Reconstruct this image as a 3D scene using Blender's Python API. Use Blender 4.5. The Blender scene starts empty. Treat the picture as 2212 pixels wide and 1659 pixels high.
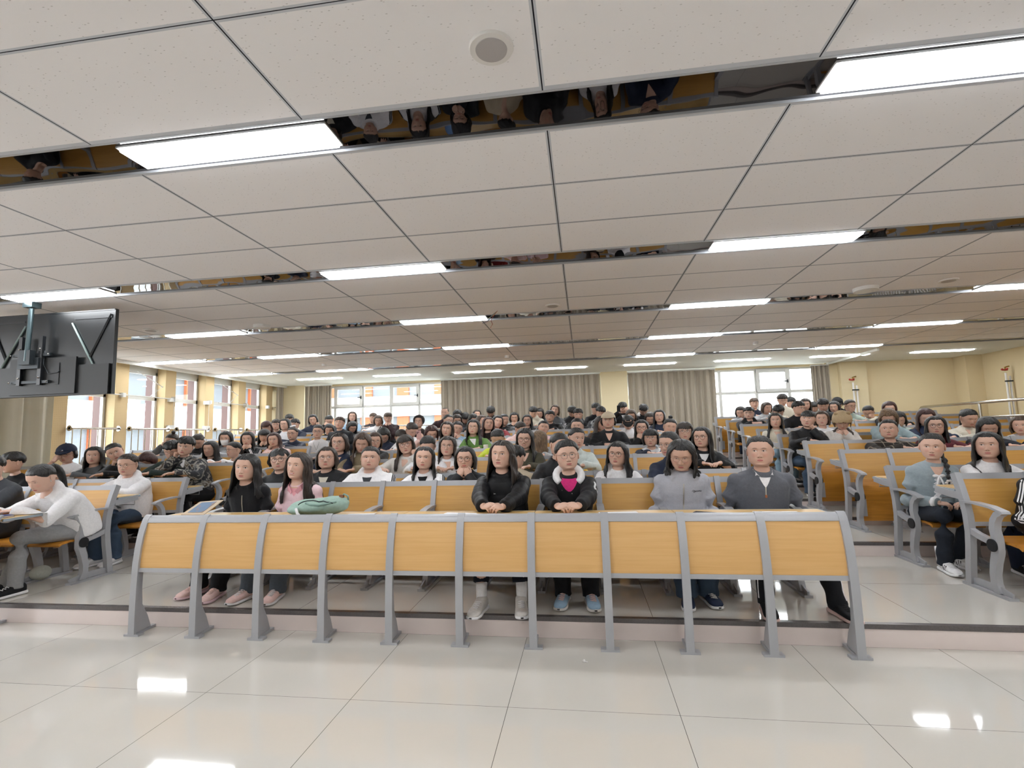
import bpy, bmesh, math, random
import numpy as np
from mathutils import Matrix, Vector
from mathutils.bvhtree import BVHTree
from math import sin, cos, pi, radians

SC = bpy.context.scene
COL = SC.collection
S = 1.08          # seating and floor scale
HC = 1.39         # eye height
CZ = 2.981        # ceiling height

# ---------------------------------------------------------------- camera
cam_d = bpy.data.cameras.new('camera')
cam = bpy.data.objects.new('camera', cam_d)
COL.objects.link(cam)
SC.camera = cam
cam_d.sensor_width = 36.0
cam_d.lens = 36.0 * 1080.816 / 2212.0
cam_d.clip_start = 0.05
cam_d.clip_end = 300
_y, _p, _r = radians(7.884698), radians(5.84988), radians(-1.523586)
_f = Vector((-sin(_y) * cos(_p), cos(_y) * cos(_p), sin(_p)))
_x0 = Vector((cos(_y), sin(_y), 0)); _u0 = _x0.cross(_f)
_R = cos(_r) * _x0 + sin(_r) * _u0
_U = -sin(_r) * _x0 + cos(_r) * _u0
cam.matrix_world = Matrix(((_R.x, _U.x, -_f.x, 0), (_R.y, _U.y, -_f.y, 0), (_R.z, _U.z, -_f.z, HC), (0, 0, 0, 1)))

# ---------------------------------------------------------------- world and exposure
w = bpy.data.worlds.new('overcast_sky'); SC.world = w; w.use_nodes = True
nt = w.node_tree
bg = nt.nodes['Background']
tc = nt.nodes.new('ShaderNodeTexCoord'); sep = nt.nodes.new('ShaderNodeSeparateXYZ')
nt.links.new(tc.outputs['Generated'], sep.inputs[0])
rmp = nt.nodes.new('ShaderNodeValToRGB')
rmp.color_ramp.elements[0].position = 0.0; rmp.color_ramp.elements[0].color = (.86, .89, .92, 1)
rmp.color_ramp.elements[1].position = 0.6; rmp.color_ramp.elements[1].color = (.82, .89, 1, 1)
nt.links.new(sep.outputs['Z'], rmp.inputs[0]); nt.links.new(rmp.outputs[0], bg.inputs[0])
bg.inputs[1].default_value = 5.0
SC.view_settings.view_transform = 'Standard'
SC.view_settings.look = 'None'
SC.view_settings.exposure = 1.32
SC.view_settings.gamma = 1.0
SC.view_settings.use_curve_mapping = False
cy = SC.cycles
cy.max_bounces = 9; cy.diffuse_bounces = 6; cy.glossy_bounces = 4; cy.transmission_bounces = 4; cy.transparent_max_bounces = 12
cy.caustics_reflective = False; cy.caustics_refractive = False
cy.use_denoising = True
cy.sample_clamp_indirect = 6.0
LAMP = 12.0

# ---------------------------------------------------------------- helpers
def srgb(h):
    if isinstance(h, str):
        v = [int(h[i:i + 2], 16) / 255 for i in (0, 2, 4)]
    else:
        v = h
    return tuple((c / 12.92 if c <= .04045 else ((c + .055) / 1.055) ** 2.4) for c in v)

_M = {}
class G:
    """tiny node helper"""
    def __init__(s, m): s.t = m.node_tree; s.n = s.t.nodes; s.l = s.t.links
    def new(s, k, **kw):
        n = s.n.new(k)
        for a, b in kw.items(): setattr(n, a, b)
        return n
    def put(s, sock, v):
        if hasattr(v, 'is_output') or isinstance(v, bpy.types.NodeSocket): s.l.new(v, sock)
        else: sock.default_value = v
    def m(s, op, a, b=0.0, c=0.0):
        n = s.new('ShaderNodeMath', operation=op)
        s.put(n.inputs[0], a); s.put(n.inputs[1], b)
        if op in ('MULTIPLY_ADD', 'SMOOTH_MIN', 'COMPARE'): s.put(n.inputs[2], c)
        return n.outputs[0]
    def ss(s, lo, hi, v):
        n = s.new('ShaderNodeMapRange', interpolation_type='SMOOTHSTEP')
        s.put(n.inputs[0], v); n.inputs[1].default_value = lo; n.inputs[2].default_value = hi
        return n.outputs[0]
    def mix(s, f, a, b):
        n = s.new('ShaderNodeMix', data_type='RGBA')
        s.put(n.inputs[0], f)
        s.put(n.inputs[6], a if not isinstance(a, tuple) else (*a[:3], 1)); s.put(n.inputs[7], b if not isinstance(b, tuple) else (*b[:3], 1))
        return n.outputs[2]
    def bump(s, h, st, dist=.002):
        n = s.new('ShaderNodeBump'); s.put(n.inputs['Height'], h); n.inputs['Strength'].default_value = st; n.inputs['Distance'].default_value = dist
        return n.outputs[0]

def base(name, col, rough=.5, metal=0.0, spec=.5):
    m = bpy.data.materials.new(name); m.use_nodes = True
    b = m.node_tree.nodes['Principled BSDF']
    b.inputs['Base Color'].default_value = (*col[:3], 1)
    b.inputs['Roughness'].default_value = rough
    b.inputs['Metallic'].default_value = metal
    b.inputs['Specular IOR Level'].default_value = spec
    return m, b, G(m)

def flat(name, col, rough=.5, metal=0.0, spec=.5, var=.0, scale=20.0):
    """plain procedural surface with slight tonal variation"""
    key = (name, tuple(col), rough, metal, var)
    if key in _M: return _M[key]
    m, b, g = base(name, col, rough, metal, spec)
    if var:
        tc = g.new('ShaderNodeTexCoord'); nz = g.new('ShaderNodeTexNoise'); nz.inputs['Scale'].default_value = scale
        g.l.new(tc.outputs['Object'], nz.inputs['Vector'])
        c2 = tuple(min(1, c * (1 + var)) for c in col[:3]); c1 = tuple(c * (1 - var) for c in col[:3])
        g.l.new(g.mix(nz.outputs[0], c1, c2), b.inputs['Base Color'])
    _M[key] = m
    return m

class MB:
    """mesh builder: boxes, swept bars and tubes collected into one mesh"""
    def __init__(s): s.v = []; s.f = []; s.mi = []; s.k = 0
    def add(s, v, f, mi=None):
        o = len(s.v); s.v += [tuple(map(float, p)) for p in v]; s.f += [tuple(i + o for i in q) for q in f]
        s.mi += [s.k if mi is None else mi] * len(f)
    def box(s, x0, x1, y0, y1, z0, z1, mi=None):
        v = [(x, y, z) for z in (z0, z1) for y in (y0, y1) for x in (x0, x1)]
        s.add(v, [(0, 2, 3, 1), (4, 5, 7, 6), (0, 1, 5, 4), (2, 6, 7, 3), (0, 4, 6, 2), (1, 3, 7, 5)], mi)
        return s
    def bar(s, pts, wx, t, x=0.0, mi=None):
        """sweep in the YZ plane; pts (y,z) or (y,z,t); wx wide in X"""
        P = [Vector((p[0], p[1])) for p in pts]; T = [p[2] if len(p) > 2 else t for p in pts]
        v = []; f = []
        for i, p in enumerate(P):
            a = P[max(0, i - 1)]; b = P[min(len(P) - 1, i + 1)]
            d = (b - a).normalized(); n = Vector((-d.y, d.x)) * T[i] / 2
            for sx, sn in ((-1, -1), (1, -1), (1, 1), (-1, 1)):
                v.append((x + sx * wx / 2, p.x + n.x * sn, p.y + n.y * sn))
        for i in range(len(P) - 1):
            for j in range(4):
                f.append((i * 4 + j, i * 4 + (j + 1) % 4, i * 4 + 4 + (j + 1) % 4, i * 4 + 4 + j))
        n = len(P) - 1
        f += [(3, 2, 1, 0), (n * 4, n * 4 + 1, n * 4 + 2, n * 4 + 3)]
        s.add(v, f, mi); return s
    def tube(s, pts, r, n=8, cap=True, mi=None):
        P = [Vector(p) for p in pts]; R = r if hasattr(r, '__len__') else [r] * len(P)
        v = []; f = []; up = Vector((0, 0, 1))
        for i, p in enumerate(P):
            d = (P[min(len(P) - 1, i + 1)] - P[max(0, i - 1)])
            if d.length < 1e-9: d = Vector((0, 0, 1))
            d.normalize()
            a = d.cross(Vector((0, 0, 1)) if abs(d.z) < .9 else Vector((0, 1, 0))).normalized(); b = a.cross(d)
            for j in range(n):
                t = 2 * pi * j / n
                v.append(p + (a * cos(t) + b * sin(t)) * R[i])
        for i in range(len(P) - 1):
            for j in range(n): f.append((i * n + j, i * n + (j + 1) % n, i * n + n + (j + 1) % n, i * n + n + j))
        if cap:
            f.append(tuple(range(n - 1, -1, -1))); m = (len(P) - 1) * n; f.append(tuple(range(m, m + n)))
        s.add(v, f, mi); return s
    def prism(s, poly, z0, z1, mi=None):
        n = len(poly)
        v = [(x, y, z0) for x, y in poly] + [(x, y, z1) for x, y in poly]
        f = [tuple(range(n - 1, -1, -1)), tuple(range(n, 2 * n))] + [(i, (i + 1) % n, n + (i + 1) % n, n + i) for i in range(n)]
        s.add(v, f, mi); return s
    def ball(s, c, r, nu=16, nv=10, mi=None, M=None):
        r = r if hasattr(r, '__len__') else (r, r, r); v = []; f = []
        for i in range(nv + 1):
            th = pi * i / nv
            for j in range(nu):
                ph = 2 * pi * j / nu
                p = Vector((r[0] * sin(th) * cos(ph), r[1] * sin(th) * sin(ph), r[2] * cos(th)))
                if M is not None: p = M @ p
                v.append(p + Vector(c))
        for i in range(nv):
            for j in range(nu): f.append((i * nu + j, (i + 1) * nu + j, (i + 1) * nu + (j + 1) % nu, i * nu + (j + 1) % nu))
        s.add(v, f, mi); return s
    def grid(s, A, closed=False, mi=None, flip=False):
        """A: (n,m,3) array of points"""
        n, m = A.shape[:2]; o = A.reshape(-1, 3); f = []
        for i in range(n - 1):
            for j in range(m if closed else m - 1):
                q = (i * m + j, i * m + (j + 1) % m, (i + 1) * m + (j + 1) % m, (i + 1) * m + j)
                f.append(q[::-1] if flip else q)
        s.add(o, f, mi); return s
    def mesh(s, name, mats, smooth=False, scale=1.0, angle=None):
        me = bpy.data.meshes.new(name)
        me.from_pydata([(a * scale, b * scale, c * scale) for a, b, c in s.v] if scale != 1 else s.v, [], s.f)
        for m in (mats if isinstance(mats, (list, tuple)) else [mats]): me.materials.append(m)
        me.polygons.foreach_set('material_index', s.mi)
        if smooth: me.polygons.foreach_set('use_smooth', [True] * len(me.polygons))
        if angle is not None:
            me.polygons.foreach_set('use_smooth', [True] * len(me.polygons))
            me.set_sharp_from_angle(angle=radians(angle))
        me.update()
        return me

def link(name, me, parent=None, loc=(0, 0, 0), rot=(0, 0, 0), **props):
    o = bpy.data.objects.new(name, me); COL.objects.link(o)
    o.location = loc; o.rotation_euler = rot
    if parent: o.parent = parent
    for k, v in props.items(): o[k] = v
    return o
def thing(name, label, cat, loc=(0, 0, 0), group=None, rot=(0, 0, 0)):
    o = link(name, None, None, loc, rot, label=label, category=cat)
    o.empty_display_size = .05
    if group: o['group'] = group
    return o
def struct(name, mb, mats, **k):
    return link(name, mb.mesh(name, mats, **k), kind='structure')

# ---------------------------------------------------------------- materials
def tile_floor():
    m, b, g = base('glossy_floor_tile', srgb('cfccc4'), .05, 0, .6)
    tc = g.new('ShaderNodeTexCoord'); sp = g.new('ShaderNodeSeparateXYZ'); g.l.new(tc.outputs['Object'], sp.inputs[0])
    X, Y = sp.outputs[0], sp.outputs[1]
    T = .8564
    dx = g.m('ABSOLUTE', g.m('SUBTRACT', g.m('FRACT', g.m('DIVIDE', g.m('ADD', X, 1.2958 + 40 * T - T / 2 + T / 2 + T * .5), T)), .5))
    dy = g.m('ABSOLUTE', g.m('SUBTRACT', g.m('FRACT', g.m('DIVIDE', g.m('ADD', Y, -2.694 + 40 * .895 + .895 * .5), .895)), .5))
    jx = g.m('LESS_THAN', g.m('ABSOLUTE', dx), .0016); jy = g.m('LESS_THAN', g.m('ABSOLUTE', dy), .0013)
    j = g.m('MAXIMUM', jx, jy)
    nz = g.new('ShaderNodeTexNoise'); nz.inputs['Scale'].default_value = 1.3; nz.inputs['Detail'].default_value = 3
    g.l.new(tc.outputs['Object'], nz.inputs['Vector'])
    c = g.mix(nz.outputs[0], srgb('c3c1bb'), srgb('cfc9c0'))
    c = g.mix(j, c, srgb('55524c'))
    g.l.new(c, b.inputs['Base Color'])
    n2 = g.new('ShaderNodeTexNoise'); n2.inputs['Scale'].default_value = 2.2; g.l.new(tc.outputs['Object'], n2.inputs['Vector'])
    g.l.new(g.bump(n2.outputs[0], .12, .004), b.inputs['Normal'])
    return m
def ceil_tile():
    m, b, g = base('mineral_fibre_ceiling', srgb('dcd8d8'), .9, 0, .2)
    tc = g.new('ShaderNodeTexCoord'); sp = g.new('ShaderNodeSeparateXYZ'); g.l.new(tc.outputs['Object'], sp.inputs[0])
    X, Y = sp.outputs[0], sp.outputs[1]
    # distance to long joints every 1.2 m and cross joints inside each bay of 2.103 m
    fx = g.m('FRACT', g.m('DIVIDE', g.m('ADD', X, 1.322 + 24 + .6), 1.2))
    ax = g.m('MULTIPLY', g.m('ABSOLUTE', g.m('SUBTRACT', fx, .5)), 1.2)
    my = g.m('MULTIPLY', g.m('FRACT', g.m('DIVIDE', g.m('ADD', Y, -2.184 + 21.03), 2.103)), 2.103)
    ay = g.m('MINIMUM', g.m('ABSOLUTE', g.m('SUBTRACT', my, .885)), g.m('ABSOLUTE', g.m('SUBTRACT', my, 1.492)))
    ed = g.m('MINIMUM', g.m('ABSOLUTE', my), g.m('ABSOLUTE', g.m('SUBTRACT', my, 2.088)))
    ed = g.m('MINIMUM', ed, g.m('ABSOLUTE', g.m('SUBTRACT', my, .304)))
    d = g.m('MINIMUM', ax, ay)
    dark = g.m('MAXIMUM', g.m('LESS_THAN', ax, .0032), g.m('LESS_THAN', ay, .0022))
    flange = g.m('LESS_THAN', g.m('MINIMUM', d, g.m('SUBTRACT', ed, .004)), .013)
    # fissures
    mp = g.new('ShaderNodeMapping'); mp.inputs['Scale'].default_value = (60, 130, 1); mp.inputs['Rotation'].default_value = (0, 0, .5)
    g.l.new(tc.outputs['Object'], mp.inputs[0])
    vo = g.new('ShaderNodeTexVoronoi'); vo.inputs['Scale'].default_value = .55; g.l.new(mp.outputs[0], vo.inputs['Vector'])
    pit = g.m('LESS_THAN', vo.outputs['Distance'], .15)
    rnd = g.new('ShaderNodeSeparateColor'); g.l.new(vo.outputs['Color'], rnd.inputs[0])
    pit = g.m('MULTIPLY', pit, g.m('GREATER_THAN', rnd.outputs[0], .45))
    c = g.mix(g.m('MULTIPLY', pit, .45), srgb('eceaec'), srgb('979393'))
    c = g.mix(flange, c, srgb('c3c6cd'))
    c = g.mix(dark, c, srgb('23242c'))
    g.l.new(c, b.inputs['Base Color'])
    return m
def mirror_strip():
    m, b, g = base('smoked_mirror', srgb((.36, .35, .35)), .015, 1.0)
    tc = g.new('ShaderNodeTexCoord'); nz = g.new('ShaderNodeTexNoise'); nz.inputs['Scale'].default_value = 2.6; nz.inputs['Detail'].default_value = 1
    g.l.new(tc.outputs['Object'], nz.inputs['Vector'])
    g.l.new(g.bump(nz.outputs[0], .35, .012), b.inputs['Normal'])
    return m
def wood(name, c1, c2, rough=.35):
    m, b, g = base(name, c1, rough, 0, .45)
    tc = g.new('ShaderNodeTexCoord'); mp = g.new('ShaderNodeMapping'); mp.inputs['Scale'].default_value = (1.2, 14, 30)
    oi = g.new('ShaderNodeObjectInfo')
    ad = g.new('ShaderNodeVectorMath', operation='ADD'); g.l.new(tc.outputs['Object'], ad.inputs[0])
    cmb = g.new('ShaderNodeCombineXYZ'); g.l.new(g.m('MULTIPLY', oi.outputs['Random'], 30.0), cmb.inputs[0]); g.l.new(cmb.outputs[0], ad.inputs[1])
    g.l.new(ad.outputs[0], mp.inputs[0])
    nz = g.new('ShaderNodeTexNoise'); nz.inputs['Scale'].default_value = 1.6; nz.inputs['Detail'].default_value = 5; nz.inputs['Distortion'].default_value = .8
    g.l.new(mp.outputs[0], nz.inputs['Vector'])
    g.l.new(g.mix(g.ss(.25, .8, nz.outputs[0]), c1, c2), b.inputs['Base Color'])
    return m
def perforated(name, c, hole, step=.032, r=.14, ax=(0, 2)):
    m, b, g = base(name, c, .75, 0, .25)
    tc = g.new('ShaderNodeTexCoord'); sp = g.new('ShaderNodeSeparateXYZ'); g.l.new(tc.outputs['Object'], sp.inputs[0])
    u = g.m('ADD', sp.outputs[0], sp.outputs[1]); v = sp.outputs[2]
    fu = g.m('SUBTRACT', g.m('FRACT', g.m('DIVIDE', g.m('ADD', u, 50.0), step)), .5); fv = g.m('SUBTRACT', g.m('FRACT', g.m('DIVIDE', v, step)), .5)
    dd = g.m('ADD', g.m('MULTIPLY', fu, fu), g.m('MULTIPLY', fv, fv))
    h = g.m('LESS_THAN', dd, r * r)
    g.l.new(g.mix(h, c, hole), b.inputs['Base Color'])
    return m
def fabric_curtain():
    m, b, g = base('taupe_curtain', srgb('8d8475'), .8, 0, .2)
    tc = g.new('ShaderNodeTexCoord'); nz = g.new('ShaderNodeTexNoise'); nz.inputs['Scale'].default_value = 90
    g.l.new(tc.outputs['Object'], nz.inputs['Vector'])
    g.l.new(g.mix(nz.outputs[0], srgb('978e80'), srgb('a79d8f')), b.inputs['Base Color'])
    b.inputs['Sheen Weight'].default_value = .2
    return m
def glass():
    m = bpy.data.materials.new('window_glass'); m.use_nodes = True; g = G(m)
    g.n.clear()
    o = g.new('ShaderNodeOutputMaterial'); t = g.new('ShaderNodeBsdfTransparent'); t.inputs[0].default_value = (.97, .985, .98, 1)
    gl = g.new('ShaderNodeBsdfGlossy'); gl.inputs['Roughness'].default_value = .01
    fr = g.new('ShaderNodeFresnel'); fr.inputs[0].default_value = 1.45
    ge = g.new('ShaderNodeNewGeometry'); mx = g.new('ShaderNodeMixShader'); g.l.new(g.m('MULTIPLY', fr.outputs[0], g.m('SUBTRACT', 1.0, ge.outputs['Backfacing'])), mx.inputs[0]); g.l.new(t.outputs[0], mx.inputs[1]); g.l.new(gl.outputs[0], mx.inputs[2])
    g.l.new(mx.outputs[0], o.inputs[0])
    return m
def emis(name, col, st):
    m = bpy.data.materials.new(name); m.use_nodes = True; g = G(m); b = g.n['Principled BSDF']
    b.inputs['Base Color'].default_value = (.9, .9, .9, 1); b.inputs['Emission Color'].default_value = (*col, 1); b.inputs['Emission Strength'].default_value = st
    return m

M_FLOOR = tile_floor(); M_CEIL = ceil_tile(); M_MIRROR = mirror_strip()
M_GYPS = flat('painted_gypsum', srgb('d2d2cc'), .85, var=.02, scale=3)
M_WOOD = wood('orange_beech_panel', srgb('d8ad72'), srgb('d0a365'))
M_WOOD2 = wood('golden_beech_backrest', srgb('cf9f55'), srgb('c3924a'))
M_DESK = wood('pale_beech_desktop', srgb('d9b678'), srgb('c9a264'), .3)
M_SEAT = wood('amber_seat_panel', srgb('c98a35'), srgb('ad7228'))
M_GREY = flat('grey_powder_coat', srgb('a4a5a9'), .38, .1, .5, var=.03, scale=30)
M_RISER = flat('pinkish_riser_tile', srgb('dccfcb'), .2, var=.04, scale=6)
M_NOSE = flat('dark_granite_nosing', srgb('5c5757'), .25, var=.25, scale=120)
M_WALL = flat('cream_wall_paint', srgb('cfbe9a'), .8, var=.03, scale=2)
M_PERF = perforated('perforated_cream_board', srgb('d6c8a6'), srgb('a39270'))
M_PERF2 = perforated('perforated_tan_board', srgb('ccb58d'), srgb('a38a64'), .03, .12)
M_CURT = fabric_curtain(); M_GLASS = glass()
M_ALU = flat('white_aluminium_frame', srgb('c9c9c6'), .4, .2, var=.02)
M_STEEL = flat('brushed_steel', srgb('c9c6c0'), .18, 1.0, var=.05, scale=40)
M_LAMP = emis('led_panel_glow', (.93, .965, 1), LAMP)
M_WHITE = flat('white_plastic', srgb('dcdad8'), .4, var=.02)
M_BLACK = flat('black_plastic', srgb('17191c'), .35, var=.1)
M_DGREY = flat('dark_grey_steel', srgb('2e3336'), .4, .5, var=.1)
M_RUBBER = flat('black_rubber_cap', srgb('101114'), .5, var=.1)

# ---------------------------------------------------------------- room shell
YB = [v * S for v in (4.17, 5.01, 5.83, 6.70, 7.51, 8.36, 9.17, 10.02, 10.84, 11.66)]
Z0 = [v * S for v in (.13, .13, .25, .33, .41, .49, .58, .67, .76, .85)]
RISE = [(3.325 * S, Z0[0])] + [(5.0 * S, Z0[2])] + [(YB[i] + .02, Z0[i + 1]) for i in range(2, 9)]
XL, XR, YBK, YF = -8.7, 9.3, 13.4, -3.0

fl = MB(); fl.box(XL - .1, XR + .1, YF - .1, RISE[0][0] + .02, -.1, 0)
struct('floor', fl, M_FLOOR)
fp = MB(); rs = MB(); ns = MB()
for i, (y, z) in enumerate(RISE):
    y1 = RISE[i + 1][0] + .02 if i + 1 < len(RISE) else YBK + .3
    fp.box(XL - .1, XR + .1, y + .035, y1, z - .05, z)
    ns.box(XL - .1, XR + .1, y - .004, y + .035, z - .030, z + .0005)
    rs.box(XL - .1, XR + .1, y, y + .05, (RISE[i - 1][1] if i else 0) - .02, z - .030)
link('floor_terraces', fp.mesh('floor_terraces', M_FLOOR), kind='structure').name = 'floor_terrace'
struct('trim_1', rs, M_RISER)
struct('trim_2', ns, M_NOSE)

# ceiling: tiled bays between smoked mirror strips, plain gypsum band at the back
NS = [2.184 + 2.103 * k for k in range(-2, 5)]
c = MB()
prev = YF
for y in NS:
    c.box(XL + .24, XR + .1, prev, y, CZ, CZ + .05)
    prev = y + .30
struct('ceiling', c, M_CEIL)
c = MB(); c.box(XL + .24, XR + .1, prev, YBK + .3, CZ, CZ + .05)
c.box(XL + .22, XL + .26, YF, YBK + .3, CZ - .06, CZ + .12)          # fascia of the curtain recess
c.box(XL - .6, XL + .22, YF, YBK + .3, CZ + .02, CZ + .12)
c.box(6.1, 6.14, 11.2, YBK, CZ - .05, CZ + .05)
struct('ceiling_gypsum', c, M_GYPS).name = 'ceiling_back'
for k, y in enumerate(NS):
    c = MB(); c.box(XL + .26, XR + .1, y - .004, y + .304, CZ + .012, CZ + .05)
    c.box(XL + .26, XR, y - .004, y + .008, CZ - .003, CZ + .03, 1); c.box(XL + .26, XR, y + .292, y + .304, CZ - .003, CZ + .03, 1)
    struct('trim_%d' % (k + 3), c, [M_MIRROR, flat('pale_ceiling_profile', srgb('b9bcc2'), .4, .3)])

# light panels, diffusers lowered below the ceiling so their sides light it
lm = MB(); lm.box(-.585, .585, -.088, .088, -.020, .012); L_ME = lm.mesh('diffuser', M_LAMP)
lm = MB()
for a in ((-.6, .6, -.1, -.088), (-.6, .6, .088, .1)): lm.box(*a, -.004, .02)
for a in ((-.6, -.585, -.1, .1), (.585, .6, -.1, .1)): lm.box(*a, -.004, .02)
LF_ME = lm.mesh('frame', M_WHITE)
ORD = ['first', 'second', 'third', 'fourth', 'fifth', 'sixth', 'seventh', 'eighth', 'ninth', 'tenth']
COLS = [-8.95 + 1.15, -5.42, -1.83, 1.77, 5.33]
CN = ['by the left windows', 'left of the TV bracket line', 'left of the round speaker line', 'right of the round speaker line', 'near the right wall']
CN = ['farthest left', 'second from the left', 'third from the left', 'fourth from the left', 'farthest right']
def lamp(x, y, z, lab):
    t = thing('ceiling_light', lab, 'ceiling light', (x, y, z), 'slim LED ceiling panels')
    link('diffuser', L_ME, t); link('frame', LF_ME, t)
for k, y in enumerate(NS):
    n = k - 2
    for j, x in enumerate(COLS):
        if n < 3 and j == 0: continue
        if n < 0:
            lab = 'slim ceiling panel in the %s strip behind the camera, %s' % (('second', 'first')[n + 2], CN[j])
        else:
            lab = 'slim glowing panel in the %s mirror strip from the front, %s' % (ORD[n], CN[j])
        if n == 0 and j == 1: pass
        lamp(x, y + .148, CZ + .006, lab)
for j in range(8):
    lamp(-6.68 + 2.075 * j, 12.04, CZ + .004, 'slim glowing panel on the plain back ceiling, %s from the left' % ORD[j])

# left wall with deep window piers; pier face at XL, glass at XG
XG = -8.93
WZ0, WZ1 = .95, 2.90
wp = MB(); wt = MB(); wl = MB(); ex = MB()
WIN = []
for k in range(-7, 6):  # openings nearer the front are unseen, added to let in daylight
    a = 7.40 + 1.1405 * k; b = a + .87
    WIN.append((k, a, b))
    wp.box(XG - .02, XL, b, a + 1.1405, 0, CZ + .1)
    ex.box(-9.17, XG - .02, b + .0, a + 1.1405, -1, 4.2)
wp.box(XG - .02, XL, YF - .1, 7.40 - 1.1405 * 7, 0, CZ + .1); ex.box(-9.17, XG - .02, YF - .1, 7.40 - 1.1405 * 7, -1, 4.2)
wp.box(XG - .02, XL, 13.1 + .9, 14.2, 0, CZ + .1)
for k, a, b in WIN: wl.box(XG - .02, XL - .05, a, b, -.1, WZ0)
struct('wall_left', wp, M_PERF2)
struct('wall_left_sill', wl, M_WALL).name = 'wall_left_below'
struct('wall_outside', ex, flat('red_brown_cladding', srgb('4c2823'), .5, var=.08, scale=5))
for k, a, b in WIN:
    if k < -3: continue
    f = MB(); x0, x1 = XG - .03, XG + .03
    f.box(x0, x1, a, a + .05, WZ0, WZ1); f.box(x0, x1, b - .05, b, WZ0, WZ1)
    f.box(x0, x1, a, b, WZ0, WZ0 + .05); f.box(x0, x1, a, b, WZ1 - .06, WZ1); f.box(x0, x1, a, b, 2.31, 2.395)
    f.box(x0, x1, a, b, WZ1, CZ + .1)
    wo = struct('window_%d' % (k + 4), f, M_ALU)
    gl = MB(); gl.box(XG - .004, XG + .004, a + .05, b - .05, WZ0 + .05, 2.31); gl.box(XG - .004, XG + .004, a + .05, b - .05, 2.395, WZ1 - .06)
    link('pane', gl.mesh('pane', M_GLASS), wo)
WN = {0: 'nearest visible', 1: 'second', 2: 'third', 3: 'fourth', 4: 'fifth', 5: 'farthest'}
for k, a, b in WIN:
    if k < 0: continue
    t = thing('window_railing', 'steel guard rail across the %s left window' % WN[k], 'railing', (XL + .06, a, 1.71), 'guard rails of the left windows')
    r = MB(); r.tube([(0, 0, 0), (0, b - a + .05, 0)], .022, 10); link('top_rail', r.mesh('top_rail', M_STEEL, angle=40), t)
    r = MB(); r.tube([(0, b - a + .035, 0), (0, b - a + .055, 0)], .05, 16); r.tube([(0, -.0, 0), (0, .015, 0)], .05, 16)
    link('flange', r.mesh('flange', M_STEEL, angle=40), t)
    for q in range(6):
        r = MB(); yy = .06 + q * .15; r.tube([(0, yy, -.02), (0, yy, -.7)], .008, 6)
        link('baluster', r.mesh('baluster', M_STEEL), t)
    r = MB(); r.tube([(0, 0, -.7), (0, b - a, -.7)], .012, 8); link('bottom_rail', r.mesh('bottom_rail', M_STEEL), t)
# chain openers of the upper sashes
for n, (y0, y1) in enumerate(((8.75, 9.27), (11.0, 11.58), (13.2, 13.9))):
    t = thing('window_opener', 'folding steel opener arm at the %s left window' % ('second', 'fourth', 'farthest')[n], 'window opener', (XL + .07, y0, 2.35), 'folding opener arms')
    r = MB(); r.tube([(-.05, -.05, .50), (0, y1 - y0 - .02, .235), (-.02, y1 - y0 - .28, .01)], .008, 6); r.ball((0, y1 - y0 - .02, .235), .016, 8, 6)
    link('arm', r.mesh('arm', M_ALU), t)
    r = MB(); r.tube([(0, -.72 if n == 0 else -.1, -.0), (0, y1 - y0 + .35, -.0)], .011, 8)
    link('rod', r.mesh('rod', M_ALU), t)
    r = MB(); r.box(-.07, .03, y1 - y0 + .3, y1 - y0 + .36, -.05, .05); r.box(-.07, .02, -.4, -.34, -.04, .04)
    link('bracket', r.mesh('bracket', M_ALU), t)
for n, yy in enumerate((9.54, 10.56)):
    t = thing('opener_cable_box', 'small grey gear box and cable on the wall pier beside the %s left window' % ('second', 'fourth')[n], 'gear box', (XL + .05, yy, 1.76))
    r = MB(); r.box(-.05, .03, -.07, .07, -.05, .03); link('box', r.mesh('box', M_ALU), t)
    r = MB(); r.box(-.05, .03, -.07, .07, .53, .61); link('box', r.mesh('box', M_ALU), t)
    r = MB(); r.tube([(0, .05, .03), (0, .05, .55)], .005, 6); link('cable', r.mesh('cable', M_ALU), t)

# back wall
bw = MB()
bw.box(XL - .3, -7.9, YBK, YBK + .3, 0, CZ + .05); bw.box(.52, 1.2, YBK - .12, YBK + .3, 0, CZ + .05)
bw.box(6.35, 6.95, YBK - .12, YBK + .3, 0, CZ + .05); bw.box(6.05, 6.35, YBK, YBK + .3, 0, CZ + .05)
struct('wall_back', bw, M_PERF)
bw = MB(); bw.box(-7.9, .52, YBK + .05, YBK + .3, 0, 1.6); bw.box(1.2, 6.05, YBK + .05, YBK + .3, 0, 1.6)
bw.box(6.95, 8.95, YBK, YBK + .3, 0, CZ + .05); bw.box(8.95, XR + .1, YBK - .4, YBK + .3, 0, CZ + .05)
bw.box(-7.9, .52, YBK + .1, YBK + .3, 2.93, CZ + .05); bw.box(1.2, 6.05, YBK + .1, YBK + .3, 2.93, CZ + .05)
struct('wall_back_lower', bw, M_WALL)
wr = MB(); wr.box(XR, XR + .2, YF - .1, YBK + .3, -.1, CZ + .05); struct('wall_right', wr, M_WALL)
wr = MB(); wr.box(XL - .3, XR + .2, YF - .2, YF, -.1, CZ + .12); struct('wall_front', wr, flat('white_front_wall', srgb('d8d6cf'), .7, var=.02))
YW = YBK + .2
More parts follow.
